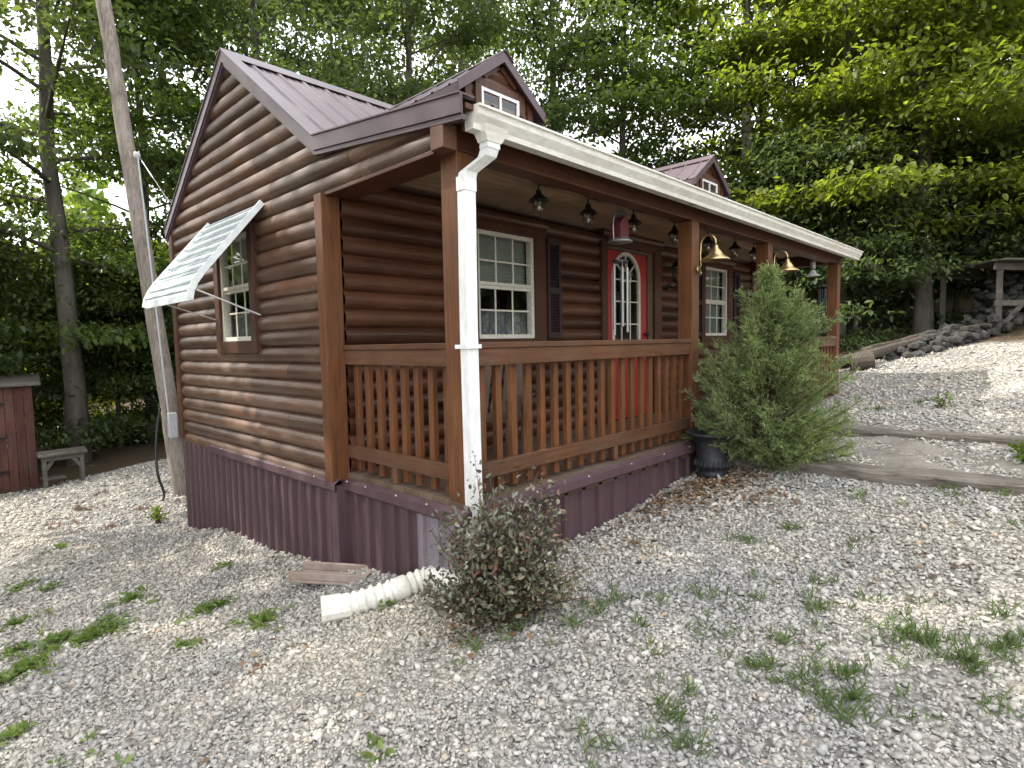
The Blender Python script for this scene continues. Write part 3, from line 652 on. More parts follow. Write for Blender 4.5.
# flared outlet, two elbows, long straight run, shoe
fl2 = MB(); rows = []
for wx, wy, z, y in ((.17, .10, GB+.03, -.178), (.16, .085, GB-.004, -.172), (.105, .075, GB-.045, -.166)): rows.append([(.10-wx/2, y-wy/2, z), (.10+wx/2, y-wy/2, z), (.10+wx/2, y+wy/2, z), (.10-wx/2, y+wy/2, z), (.10-wx/2, y-wy/2, z)])
fl2.sheet(rows)
rectub(dsp, [(.10, -.166, GB-.03), (.10, -.166, GB-.075)], .092, .066)
rectub(dsp, [(.10, -.166, GB-.072), (.094, -.15, GB-.115), (.032, -.06, GB-.19), (.026, -.05, GB-.235)], .084, .06)
rectub(dsp, [(.026, -.05, GB-.215), (.026, -.05, GB-.29)], .092, .066)
rectub(dsp, [(.026, -.05, GB-.27), (.024, -.044, 1.0), (.026, -.05, -.02), (.028, -.055, -.4)], .082, .06)
dsp.v += []; ob = dsp.build('downspout', M['white'], cabin, recalc=True); fl2.build('outlet', M['gutter'], ob)
st = MB(); st.box((-.045, -.088, .895), (.078, -.079, .918)); st.box((-.045, -.08, .895), (-.038, .0, .918)); st.box((.071, -.08, .895), (.078, .0, .918)); st.build('strap', M['white'], ob)
# awning
aw = MB(); gap = MB(); 
_a = on('x', -.11, 332/2.326+120, 75/2.326+170); _b = on('x', -.11, 210/2.326+120, 125/2.326+170); ya, yb2 = float(_a[1]), float(_b[1]); _f = on('y', ya, 190, 299)
fx_, fz_ = float(_f[0])+.004, float(_f[2]); prof = [(-.11, float(_a[2])), (fx_+.095, fz_+.21), (fx_+.045, fz_+.135), (fx_+.015, fz_+.07), (fx_, fz_)]
tot = []; acc = 0
pts = []
for i in range(len(prof)-1):
    n = 26 if i == 0 else 2
    for k in range(n): pts.append((prof[i][0]+(prof[i+1][0]-prof[i][0])*k/n, prof[i][1]+(prof[i+1][1]-prof[i][1])*k/n))
pts.append(prof[-1]); rows = []
for i, (x, z) in enumerate(pts):
    h = (.0, .012)[(i//2) % 2]; rows.append([(x-h*.75, ya, z+h*.65), (x-h*.75, yb2, z+h*.65)])
aw.sheet(rows)
awn = aw.build('awning', M['awning'], cabin, recalc=False)
for i in range(2, len(pts)-2, 2):
    x, z = pts[i]; gap.add([(x-.012+.0075, ya+.008, z+.0105+.0088), (x-.012+.0075, yb2-.008, z+.0105+.0088), (x-.012-.0075, yb2-.008, z+.0105-.0088), (x-.012-.0075, ya+.008, z+.0105-.0088)], [(0, 1, 2, 3)])
gap.build('slat_gap', M['awngap'], awn, recalc=False)
for y in (ya, yb2):
    sd = MB()
    for i in range(len(pts)-1):
        a, b = pts[i], pts[i+1]; sd.bar((a[0]-.006, y, a[1]), (b[0]-.006, y, b[1]), .014, .045, (1, 0, 1))
    sd.build('side_rail', M['awning'], awn)
    yi = y+.13 if y < 3 else y-.04
    br = MB(); br.bar((fx_+.05, y, fz_+.07), (XG-.06, yi, 1.195), .022, .008); br.build('brace', M['white'], awn)
fb = MB(); fb.bar((fx_+.003, ya, fz_+.01), (fx_+.003, yb2, fz_+.01), .012, .035); fb.build('front_rail', M['awning'], awn)

# ------------------------------------------------------------------ things on the porch
cab = MB(); lx = [1.29, 1.955, 2.62, 3.42, 4.24, 4.91, 5.5, 6.24, 6.72]; pts = []
pr = (.16, .15, 2.135)
for x in [.16]+lx+[7.3]:
    if x > .2: m_ = (pr[0]+x)/2; pts.append((m_, .4 if x > 1.3 else .3, 2.115))
    pts.append((x, .52 if x > .2 else .2, 2.142)); pr = (x, 0, 0)
cab.tube(pts, .006, 6); tag(cab.build('light_cable', M['black']), 'thin black cable strung under the porch ceiling', 'cable')
def lantern(loc, label):
    t = thing('string_lantern', label, 'lantern', loc, 'black lanterns hanging in a row under the porch ceiling', local=True)
    c = MB(); c.tube([(0, 0, .085), (0, 0, .03)], .006, 6); c.lathe([(.0, .05), (.018, .045), (.022, .02), (.03, .012), (.068, -.022), (.07, -.028), (.03, -.018), (.0, -.012)], n=18); c.build('lamp_cap', M['black'], t, smooth=False)
    b = MB(); b.lathe([(.026, -.02), (.034, -.04), (.036, -.075), (.028, -.105), (.0, -.112)], n=14); b.build('globe', M['bulb'], t, smooth=True)
    g_ = MB()
    for k in range(4):
        a = k*math.pi/2+.4; g_.tube([(.034*math.cos(a), .034*math.sin(a), -.02), (.041*math.cos(a), .041*math.sin(a), -.06), (.03*math.cos(a), .03*math.sin(a), -.116)], .0022, 5)
    g_.tube([(.042*math.cos(k*.628), .042*math.sin(k*.628), -.062) for k in range(11)], .0022, 5); g_.build('wire_cage', M['black'], t)
    f_ = MB(); f_.lathe([(.0, -.03), (.012, -.035), (.014, -.06), (.008, -.085), (0, -.088)], n=8); f_.build('bulb', M['vinyl'], t, smooth=True)
    return t
ords = ['first', 'second', 'third', 'fourth', 'fifth', 'sixth', 'seventh', 'eighth', 'ninth']
l0 = None
for i, x in enumerate(lx):
    lb = f'black caged lantern on the porch string, {ords[i]} one in from the downspout corner'
    if l0 is None: l0 = lantern((x, .52, 2.045), lb); l0.scale = (1.15,)*3
    else: copy_thing(l0, (x, .52+.02*math.sin(i*2), 2.045), i*.7, 1.15, lb)
def brass(loc, label):
    t = thing('gooseneck_lamp', label, 'lamp', loc, 'brass gooseneck lamps on the porch posts', local=True)
    a = MB(); a.tube([(0, -.004, 0), (0, -.02, 0)], .034, 14); pts = [(0, -.02, 0), (0, -.035, .04), (0, -.03, .14), (0, -.035, .2)]
    for k in range(9):
        an = math.pi-math.pi*k/8; pts.append((0, -.105-.07*math.cos(math.pi-an)*-1*-1 if 0 else -.105+.07*math.cos(math.pi*k/8), .225+.07*math.sin(math.pi*k/8)))
    pts.append((0, -.175, .19)); a.tube(pts, .0085, 8); a.tube([(0, -.02, -.0), (0.0, -.04, -.035), (0, -.02, -.06)], .008, 8); a.build('bracket', M['brass'], t, smooth=True)
    s_ = MB(); s_.lathe([(.012, .2), (.02, .195), (.022, .17), (.04, .155), (.06, .125), (.075, .105), (.11, .085), (.125, .07), (.127, .06), (.12, .066), (.07, .09), (.02, .13)], (0, -.175, 0), 28); s_.build('shade', M['brass'], t, smooth=True)
    b = MB(); b.lathe([(.02, .12), (.03, .09), (.02, .062), (0, .058)], (0, -.175, 0), 12); b.build('bulb', M['bulb'], t, smooth=True); return t
b0 = brass((X2+.1, 0, 1.56), 'aged brass gooseneck lamp on the post where the front railing ends')
copy_thing(b0, (X3+.09, 0, 1.60), 0, 1, 'aged brass gooseneck lamp just above the top of the cedar')
# wall lantern by the door
t = thing('wall_lantern', 'black wall lantern on the logs right of the red door', 'lantern', (4.66, D-.03, 1.60), local=True)
m_ = MB(); m_.lathe([(0, .0), (.05, .0), (.05, .012), (0, .014)], n=16); m_.v = [(x, -z-.01, y) for x, y, z in m_.v]; m_.tube([(0, -.02, 0), (0, -.09, -.01), (0, -.13, .02), (0, -.13, .05)], .012, 8); m_.tube([(0, -.13, .03), (0, -.13, -.04)], [.012, .004], 8); m_.build('bracket', M['black'], t)
m_ = MB(); m_.lathe([(0, .05), (.045, .055), (.05, .065), (.0, .066)], (0, -.13, 0), 8); m_.lathe([(.085, .24), (.05, .29), (.02, .31), (.01, .33), (0, .335)], (0, -.13, 0), 8); m_.lathe([(0, .242), (.085, .24)], (0, -.13, 0), 8)
for k in range(6):
    a = k*math.pi/3; m_.bar((.048*math.cos(a), -.13+.048*math.sin(a), .06), (.066*math.cos(a), -.13+.066*math.sin(a), .242), .009, .009)
m_.build('lantern_frame', M['black'], t)
m_ = MB(); m_.lathe([(.042, .066), (.058, .239)], (0, -.13, 0), 6); m_.build('globe', M['bulb'], t)
# hanging red feeder and chimes
fx, fy = 2.0, .25
t = thing('bird_feeder', 'dark red house shaped feeder with metal dome roof hanging before the red door', 'bird feeder', (fx, fy, 1.74), local=True); t.scale = (.85, .85, .9)
m_ = MB(); m_.prism([(-.075, .03), (.075, .03), (.075, .17), (.0, .235), (-.075, .17)], 'y', -.06, .06); m_.build('house', M['redmetal'], t, .004)
m_ = MB(); m_.lathe([(0, .045), (.07, .04), (.12, .012), (.125, .0), (.0, .006)], n=22); m_.build('tray', M['galv'], t, smooth=True)
m_ = MB(); m_.lathe([(.085, .245), (.06, .27), (.02, .285), (0, .287)], n=20); m_.build('roof', M['galv'], t, smooth=True)
m_ = MB()
for s in (-1, 1): m_.tube([(s*.11, 0, .02), (s*.118, 0, .15), (s*.09, 0, .25), (s*.0, 0, .29)], .007, 6)
m_.tube([(0, 0, .28), (0, 0, .40)], .003, 5); m_.build('hanger', M['galv'], t)
def chime(loc, label, n, ln, tm, r0=.07, tr=.011, up=.14):
    t = thing('wind_chime', label, 'wind chime', loc, local=True)
    a = MB(); a.lathe([(0, .012), (r0, .012), (r0, -.006), (0, -.006)], n=18); a.tube([(0, 0, .0), (0, 0, up)], .0025, 5)
    for k in range(3):
        b = k*2.094; a.tube([(r0*.9*math.cos(b), r0*.9*math.sin(b), .01), (0, 0, up*.75)], .0018, 4)
    a.build('top_ring', M['black'], t)
    for k in range(n):
        b = 2*math.pi*k/n+.3; x, y = r0*.85*math.cos(b), r0*.85*math.sin(b); m_ = MB(); m_.tube([(x, y, -.0), (x, y, -.05)], .0015, 4); m_.tube([(x, y, -.05), (x, y, -.05-ln*(.8+.2*((k*2) % n)/n))], tr, 10); m_.build('chime_tube', tm, t)
    m_ = MB(); m_.tube([(0, 0, 0), (0, 0, -ln-.05)], .0015, 4); m_.lathe([(0, -.25), (.03, -.25), (.03, -.262), (0, -.262)], n=12); m_.build('striker', M['black'], t)
chime((fx, fy, 1.58), 'wind chime with grey metal tubes hanging below the red feeder', 5, .58, M['galv'])
c2 = on('x', 7.0, 822, 305); chime((c2[0], c2[1], 1.66), 'wind chime with dark tubes hanging at the far end of the porch', 5, .5, M['black'], .06, .012, .12)
c3 = on('x', 6.9, 814, 288)
t = thing('porch_lantern', 'small white metal lantern hanging beside the far porch post', 'lantern', (c3[0], c3[1]+.02, 1.80), local=True)
m_ = MB(); m_.lathe([(.0, .09), (.03, .08), (.05, .04), (.1, .005), (.1, -.0), (.03, .02), (0, .02)], n=18); m_.build('lamp_shade', M['white'], t)
m_ = MB(); m_.lathe([(.03, .1), (.04, .12), (.04, .2), (.03, .22), (0, .22)], n=12); m_.tube([(0, 0, .2), (0, 0, .33)], .004, 5); m_.build('lamp_body', M['galv'], t)
# porch chair
t = thing('porch_chair', 'slatted wooden porch chair behind the front railing', 'chair', (1.0, .85, 0), rot=R(-62), local=True); t.scale = (.95, .95, .84)
m_ = MB()
for s in (-1, 1):
    lg = MB(); lg.bar((s*.26, -.22, 0), (s*.26, -.22, .58), .05, .05); lg.build('leg', M['chairwood'], t, .004)
    lg = MB(); lg.bar((s*.26, .22, 0), (s*.25, .30, .45), .05, .05); lg.build('leg', M['chairwood'], t, .004)
    lg = MB(); lg.box((s*.30-.05, -.30, .58), (s*.30+.05, .30, .605)); lg.build('armrest', M['chairwood'], t, .004)
for k in range(5): m_.box((-.25, -.25+k*.095, .395+.0*k), (.25, -.17+k*.095, .415))
m_.build('seat', M['chairwood'], t, .003); m_ = MB()
for k in range(5): m_.bar((-.2+k*.1, .2, .40), (-.2+k*.1, .42, 1.02), .075, .018, (0, 1, 0))
m_.bar((-.25, .30, .62), (.25, .30, .62), .02, .05); m_.bar((-.25, .415, .95), (.25, .415, .95), .02, .05); m_.build('backrest', M['chairwood'], t, .003)

# ------------------------------------------------------------------ around the cabin
ux, uy = 2.70, -.24; uz = gz(ux, uy)+lumps(ux, uy)
t = thing('urn_planter', 'dark cast urn planter with wide rim at the end of the front railing', 'planter', (ux, uy, uz), local=True)
US = 1.12
pf = [(0, .0), (.10, .0), (.115, .015), (.105, .04), (.10, .06), (.125, .075), (.135, .10), (.125, .13), (.122, .2), (.13, .27), (.15, .315), (.205, .335), (.215, .345), (.21, .355), (.17, .35), (.12, .33), (0, .325)]
pf = [(a_*US, b_*US) for a_, b_ in pf]
m_ = MB(); m_.lathe(pf, n=32); m_.build('body', M['urn'], t, smooth=True)
m_ = MB()
for k in range(24):
    a = k*2*math.pi/24; m_.tube([(.137*math.cos(a), .137*math.sin(a), .085), (.156*math.cos(a), .156*math.sin(a), .112), (.143*math.cos(a), .143*math.sin(a), .157)], [.006, .011, .004], 6)
m_.build('fluting', M['urn'], t, smooth=True)

def needle_bush(name, label, cat, loc, H, rad, nb, m, tip=None, seed=1, lead=.25, blades=26):
    rg = np.random.default_rng(seed); t = thing(name, label, cat, loc, local=True)
    tk = MB(); tk.tube([(0, 0, -.08), (.01, 0, H*.3), (0, .01, H*.7), (.01, 0, H*.98)], [.03*H/1.9+.006, .024*H/1.9+.004, .012, .003], 8)
    P, Nn, Dd, Ln = [], [], [], []
    for b in range(nb):
        u = rg.random()**1.35; h = H*(.015+.93*u); a = rg.uniform(0, 2*math.pi)
        prof = rad*min(1, (u+.28)/.40)*max(0, 1-u/.88)**.85*rg.uniform(.5, 1.2)+.025
        el = R(rg.uniform(8, 34)+34*u); L_ = prof/math.cos(min(el, 1.2)) if el < 1.25 else .16
        L_ = min(L_, .95*rad+.1)
        d = np.array([math.cos(a)*math.cos(el), math.sin(a)*math.cos(el), math.sin(el)]); n = 5
        pts = [np.array([0, 0, h])+d*L_*k/n+np.array([0, 0, .10*L_*(k/n)**2]) for k in range(n+1)]
        tk.tube(pts, [.007*(1-.75*k/n)+.001 for k in range(n+1)], 4, False)
        m_ = int(blades*(.5+L_/.5)); f = rg.uniform(.12, 1.0, m_)**.8
        tw = int(m_); base = np.array([0, 0, h])+d[None]*L_*f[:, None]; base[:, 2] += .1*L_*f**2
        dr = d[None]+rg.normal(0, .55, (tw, 3)); dr[:, 2] += .12; dr /= np.linalg.norm(dr, axis=1, keepdims=True)
        tl = (.055+.10*rg.random(tw))*(1.15-.6*f)*(H/1.9)**.3
        for j in range(9):   # blades along every twig
            ff = (j+.5)/9; p = base+dr*(tl*ff)[:, None]; dd = dr*.9+rg.normal(0, .42, (tw, 3)); P.append(p); Dd.append(dd); Nn.append(rg.normal(0, 1, (tw, 3))); Ln.append(.026+.018*rg.random(tw))
    P, Nn, Dd, Ln = map(np.concatenate, (P, Nn, Dd, Ln))
    V, T = leaves(P, Nn, Dd, Ln, Ln*.17, .1)
    tk.build('trunk', M['twig'], t, recalc=False); link('foliage', npmesh('foliage', V, T, m, 3), t); return t
cx_, cy_ = 3.02, -.60
needle_bush('cedar_tree', 'young grey green cedar standing by the porch opening', 'cedar', (cx_, cy_, gz(cx_, cy_)-.02), 1.80, .75, 360, M['cedar'], seed=5, blades=25)
needle_bush('juniper_plant', 'small juniper sprig growing in the dark urn', 'plant', (ux-.06, uy-.02, uz+.36), .24, .17, 26, M['cedar'], seed=9, blades=10)

def leafy_shrub(name, label, cat, loc, H, rad, n_st, m, leaf_l, per, seed, tips=None, zmin=.08):
    rg = np.random.default_rng(seed); t = thing(name, label, cat, loc, local=True); st = MB(); P, Dd = [], []; TP, TD = [], []
    for s in range(n_st):
        a = rg.uniform(0, 2*math.pi); rl = rad*(.78+.3*math.sin(2*a+seed)+.22*math.sin(5*a+seed*2)); rr = rl*math.sqrt(rg.random()); hh = H*(1-.5*(rr/rad)**2)*rg.uniform(.35, .92)*(1.0+.18*math.sin(3*a+seed))+(H*rg.uniform(.2, .45) if rg.random() < .13 else 0)
        p0 = np.array([rg.normal(0, .03), rg.normal(0, .03), -.03]); p2 = np.array([rr*math.cos(a), rr*math.sin(a), hh]); p1 = p0*.4+p2*.5; p1[2] = hh*.55+.02
        pts = [p0*(1-k)**2+2*p1*k*(1-k)+p2*k*k for k in np.linspace(0, 1, 6)]
        st.tube(pts, [.006*(1-.8*k/5)+.0012 for k in range(6)], 4, False)
        q = rg.uniform(.18, 1, per); c = p0[None]*((1-q)**2)[:, None]+2*p1[None]*(q*(1-q))[:, None]+p2[None]*(q*q)[:, None]
        c = c+rg.normal(0, .024, c.shape)*(1+rad*1.2); c[:, 2] = np.maximum(c[:, 2], .015); P.append(c); Dd.append(rg.normal(0, .8, c.shape)+(p2-p0)[None]/max(.1, np.linalg.norm(p2-p0))*.7)
        if tips and rg.random() < tips:
            e = p2+np.array([rg.normal(0, .03), rg.normal(0, .03), rg.uniform(.05, .16)]); st.tube([p2, e], [.002, .001], 4, False)
            c = p2+(e-p2)*rg.random((16, 1))*1.1+rg.normal(0, .014, (16, 3)); TP.append(c); TD.append(rg.normal(0, 1, (16, 3)))
    P, Dd = np.concatenate(P), np.concatenate(Dd); Nn = rg.normal(0, .8, P.shape); Nn[:, 2] += .7
    ll = leaf_l*rg.uniform(.65, 1.25, len(P)); V, T = leaves(P, Nn, Dd, ll, ll*.55, .15, True)
    st.build('stem', M['twig'], t, recalc=False); link('foliage', npmesh('foliage', V, T, m, 3), t)
    if TP:
        P, Dd = np.concatenate(TP), np.concatenate(TD); ll = .014*rg.uniform(.6, 1.3, len(P)); V, T = leaves(P, rg.normal(0, 1, P.shape), Dd, ll, ll*.6); link('foliage', npmesh('foliage', V, T, M['shrubtip'], 3), t)
    return t
sx, sy = -.02, -.30
leafy_shrub('bronze_shrub', 'bushy bronze leaved shrub in front of the white downspout', 'shrub', (sx, sy, gz(sx, sy)), .72, .42, 150, M['shrub'], .036, 62, 3, .30)
rx, ry = 3.55, -2.42
leafy_shrub('lime_shrub', 'bright yellow green shrub beside the timber edged path', 'shrub', (rx, ry, gz(rx, ry)), .34, .24, 60, M['lime'], .04, 40, 4)
p = ground_at(157, 521); leafy_shrub('seedling', 'small yellow green seedling in the gravel left of the skirting', 'seedling', tuple(p), .17, .11, 9, M['lime'], .05, 9, 21)
p = ground_at(372, 762); leafy_shrub('seedling', 'small broad leaved seedling low in the near gravel', 'seedling', tuple(p), .05, .06, 5, M['weedlite'], .05, 5, 22)
p = ground_at(944, 408); leafy_shrub('seedling', 'thin tall seedling in the shaded gravel beyond the path', 'seedling', tuple(p), .26, .09, 5, M['weedlite'], .05, 8, 23)
# drain pipe
t = thing('drain_pipe', 'white corrugated drain pipe lying on the gravel below the downspout', 'pipe', (-.3, .4, -.6))
g1, g2, g3 = ground_at(346, 618), ground_at(392, 604), ground_at(432, 592)
path = [Vector(v) for v in ((g1[0]*1.35-g2[0]*.35, g1[1]*1.35-g2[1]*.35, g1[2]+.07), (g1[0], g1[1], g1[2]+.07), (g2[0], g2[1], g2[2]+.075), (g3[0], g3[1], g3[2]+.085), (-.06, -.01, gz(0, 0)+.11), (.02, -.06, gz(0, 0)+.19), (.028, -.07, gz(0, 0)+.3))]
def spline(P, n):
    out = []
    for i in range(len(P)-1):
        p0, p1, p2, p3 = P[max(i-1, 0)], P[i], P[i+1], P[min(i+2, len(P)-1)]
        for k in range(n):
            t_ = k/n; out.append(.5*((2*p1)+(-p0+p2)*t_+(2*p0-5*p1+4*p2-p3)*t_*t_+(-p0+3*p1-3*p2+p3)*t_**3))
    return out+[P[-1]]
sp_ = spline(path, 40); rad = []
for i in range(len(sp_)):
    f = i/len(sp_)
    rad.append(.070 if .34 < f < .39 else .056+.017*(0.5+.5*math.sin(i*.9)) )
m_ = MB(); m_.tube(sp_[40:], rad[40:], 20); m_.build('corrugated_hose', M['pipe'], t, smooth=True, recalc=True)
d0 = (path[1]-path[0]).normalized(); m_ = MB(); e0 = sp_[41]+d0*.02
m_.tube([e0, e0-d0*.05, e0-d0*.052, e0-d0*.13, e0-d0*.132, e0-d0*.16, e0-d0*.158, e0-d0*.06], [.072, .072, .076, .076, .079, .079, .070, .068], 12); m_.build('coupling', M['pipe'], t)
# splash block
spx, spy = [float(v) for v in ground_at(334, 582)[:2]]
t = MB(); L2, W2_ = .27, .13; z_ = 0
t.box((-L2, -W2_, 0), (L2, W2_, .022)); t.box((-L2, -W2_, .0221), (L2, -W2_+.035, .075)); t.box((-L2, W2_-.035, .0221), (L2, W2_, .075)); t.box((L2-.04, -W2_+.0352, .0221), (L2, W2_-.0352, .075))
o = t.build('splash_block', M['paver'], None, .006); o.location = (spx, spy, gz(spx, spy)+.012); o.rotation_euler = (R(-5), R(3), R(-50)); tag(o, 'reddish concrete splash block lying by the maroon skirting', 'splash block')
# timber path edging
def timber(x0, y0, x1, y1, w, h, up, label, seed):
    rg = random.Random(seed); n = 26; rows = []
    for i in range(n+1):
        f = i/n; x, y = x0+(x1-x0)*f, y0+(y1-y0)*f; z = gz(x0, y0)*(1-f)+gz(x1, y1)*f+up+.006*math.sin(f*9+seed); j = lambda a: rg.uniform(-a, a); dx, dy = y1-y0, -(x1-x0); l = math.hypot(dx, dy); dx, dy = dx/l, dy/l
        c = []
        for a, b in ((-.5, -1.2), (-.5, -.15), (-.42, 0), (-.15, .0), (.0, -.01), (.2, .0), (.42, 0), (.5, -.15), (.5, -1.2), (-.5, -1.2)): c.append((x+dx*(a*w+j(.006)), y+dy*(a*w+j(.006)), z+b*h+(j(.010))))
        c[-1] = c[0]; rows.append(c)
    m_ = MB(); m_.sheet(rows); m_.f += [tuple(range(9))[::-1], tuple(len(m_.v)-10+k for k in range(9))]
    tag(m_.build('landscape_timber', M['tie']), label, 'timber', 'weathered timbers edging the path')
timber(3.09, -.25, 2.76, -4.2, .27, .15, .10, 'grey cracked timber along the near edge of the path', 1)
timber(4.14, -.45, 3.80, -4.2, .20, .15, .11, 'grey cracked timber along the far edge of the path', 2)
timber(3.0, -.22, 4.4, -.20, .16, .13, .10, 'short grey timber step below the porch opening', 3)
# sandy tread between the timbers
rows = []
for i in range(30):
    f = i/29; y = -.32-3.8*f; xa, xb = 3.12-.3*f, 4.05-.40*f
    rows.append([(xa+(xb-xa)*k/10, y, gz(xa+(xb-xa)*k/10, y)+.018+.022*math.sin(k*1.3+i)+.012*math.sin(i*.9)) for k in range(11)])
m_ = MB(); m_.sheet(rows); M['sand'] = paint('sandy path', (.24, .215, .18), .95, (.09, .075, .06), .9, 5, 0, (1, 1, 1), 1.0)
o = m_.build('path', M['sand'], smooth=True); o['kind'] = 'structure'
# utility pole
pb = at(183, 493, 8.3); pb[2] = gz(pb[0], pb[1]); pt = at(103, 0, 8.35); dirp = (Vector(pt)-Vector(pb))
t = thing('utility_pole', 'weathered grey wooden utility pole leaning beside the cabin gable', 'pole', tuple(pb))
m_ = MB(); n = 30; rgp = random.Random(3)
m_.tube([Vector(pb)-dirp*.06+dirp*1.45*k/n+Vector((rgp.uniform(-.008, .008), rgp.uniform(-.008, .008), 0)) for k in range(n+1)], [.122-.036*k/n for k in range(n+1)], 22); m_.build('pole_shaft', M['pole'], t, smooth=True)
def onpole(px, py, back=.0): 
    d = ray(px, py); return CAM+d*(8.25+back)
m_ = MB(); c = onpole(172.5, 425, -.28); m_.box(c+np.array([-.05, -.05, -.17]), c+np.array([.05, .05, .17])); m_.build('meter_box', M['greybox'], t, .008)
c = onpole(181, 388, -.05); m_ = MB(); m_.box(c+np.array([-.02, -.06, -.14]), c+np.array([.14, .06, .14])); m_.build('meter_box', M['greybox'], t, .008)
m_ = MB(); m_.tube([onpole(138+8.1*k, 158+68*k, -.14) for k in range(5)], .011, 6); m_.build('conduit', M['greybox'], t)
c = onpole(137, 156, -.12); m_ = MB(); m_.lathe([(0, .06), (.035, .05), (.045, .0), (.035, -.04), (0, -.05)], tuple(c), 12); m_.build('insulator', M['greybox'], t, smooth=True)
g2 = ground_at(163, 502)
pts = [onpole(160, 408, -.25), onpole(157, 430, -.32), onpole(156, 452, -.38), onpole(158, 475, -.42), tuple(g2+np.array([.03, .05, .12])), tuple(g2+np.array([0, 0, .015]))]
m_ = MB(); m_.tube(spline([Vector(p) for p in pts], 6), .017, 8); tag(m_.build('black_cable', M['black'], smooth=True), 'black cable looping from the leaning pole down to the gravel', 'cable')
wire = MB(); a_ = Vector(onpole(140, 158, -.1)); b_ = Vector((.2, W+.02, 2.3)); wire.tube([a_, (a_+b_)/2-Vector((0, 0, .12)), b_], .006, 5); tag(wire.build('service_wire', M['galv']), 'thin service wire running from the leaning pole to the cabin eave', 'wire')

# red shed
A = ground_at(39, 488); A = at(39, 487, 11.0); gzA = gz(A[0], A[1]); A[2] = gzA
dl = np.array([-.93, -.12, 0]); dl /= np.linalg.norm(dl); db = np.array([-dl[1]*-1, -dl[0], 0]); db = np.array([.12, .99, 0])
t = thing('red_shed', 'faded red board shed with strap hinged door at the yard edge', 'shed', tuple(A))
def SP_(u, w, z): p = A+dl*u+db*w; return (p[0], p[1], gzA+z)
H_ = at(32, 385, 11.0)[2]-gzA
m_ = MB(); nb = 18
for i in range(nb):
    u0, u1 = i*.14, i*.14+.132
    vs = [SP_(u0, 0, -.2), SP_(u1, 0, -.2), SP_(u1, .03, -.2), SP_(u0, .03, -.2)]; vs += [(x, y, gzA+H_) for x, y, z in vs]
    m_.add(vs, [(0,3,2,1),(4,5,6,7),(0,1,5,4),(1,2,6,5),(2,3,7,6),(3,0,4,7)])
for i in range(14):
    vs = [SP_(0.0, .035+i*.14, -.2), SP_(.03, .035+i*.14, -.2), SP_(.03, .035+i*.14+.132, -.2), SP_(0, .035+i*.14+.132, -.2)]; vs += [(x, y, gzA+H_+.1*i/14) for x, y, z in vs]
    m_.add(vs, [(0,3,2,1),(4,5,6,7),(0,1,5,4),(1,2,6,5),(2,3,7,6),(3,0,4,7)])
m_.build('wall', M['shed'], t)
def sbox(mb, u0, u1, w0, w1, z0, z1, dz=0):
    vs = [SP_(u0, w0, z0), SP_(u1, w0, z0), SP_(u1, w1, z0), SP_(u0, w1, z0), SP_(u0, w0, z1), SP_(u1, w0, z1), SP_(u1, w1, z1+dz), SP_(u0, w1, z1+dz)]
    mb.add(vs, [(0,3,2,1),(4,5,6,7),(0,1,5,4),(1,2,6,5),(2,3,7,6),(3,0,4,7)])
m_ = MB(); sbox(m_, -.14, 2.7, -.12, 2.1, H_, H_+.035, .12); m_.build('roof', M['grayx'], t)
m_ = MB()
for i in range(6): sbox(m_, .52+i*.125, .52+i*.125+.118, -.025, -.002, .05, H_-.18)
dr_ = m_.build('door', M['shed'], t)
m_ = MB()
for z in (.3, 1.45*H_/2): sbox(m_, .50, 1.28, -.045, -.026, z, z+.1)
m_.bar(SP_(.55, -.036, .42), SP_(1.2, -.036, 1.3*H_/2+.05), .02, .1, tuple(db)); m_.build('door_brace', M['shed'], dr_)
for z in (.33, .95, H_-.32):
    m_ = MB(); sbox(m_, .40, .72, -.06, -.046, z, z+.04); m_.build('hinge', M['black'], dr_)
# workbench
B0 = at(84, 474, 10.6); B0[2] = gz(B0[0], B0[1]); t = thing('workbench', 'low grey wooden workbench beside the red shed', 'workbench', tuple(B0))
ul = np.array([-.97, -.1, 0]); vb = np.array([.1, .97, 0]); hB = .54
def BP(u, w, z): p = B0+ul*u+vb*w; return Vector((p[0], p[1], B0[2]+z))
m_ = MB()
for k in range(4): m_.bar(BP(-.06, -.02+k*.15, hB), BP(.66, -.02+k*.15, hB), .14, .04)
m_.bar(BP(-.02, -.02, hB-.065), BP(.62, -.02, hB-.065), .03, .08); m_.build('bench_top', M['grayx'], t)
for u in (.02, .58):
    for w in (0, .45): m_ = MB(); m_.bar(BP(u, w, -.12), BP(u, w, hB-.03), .06, .06); m_.build('leg', M['grayx'], t)
    m_ = MB(); m_.bar(BP(u, 0, .26), BP(u+(.16 if u < .3 else -.16), 0, hB-.05), .03, .06); m_.build('brace', M['grayx'], t)
m_ = MB(); m_.bar(BP(.3, .1, .12), BP(.62, .1, .12), .25, .03); m_.build('lower_shelf', M['grayx'], t)
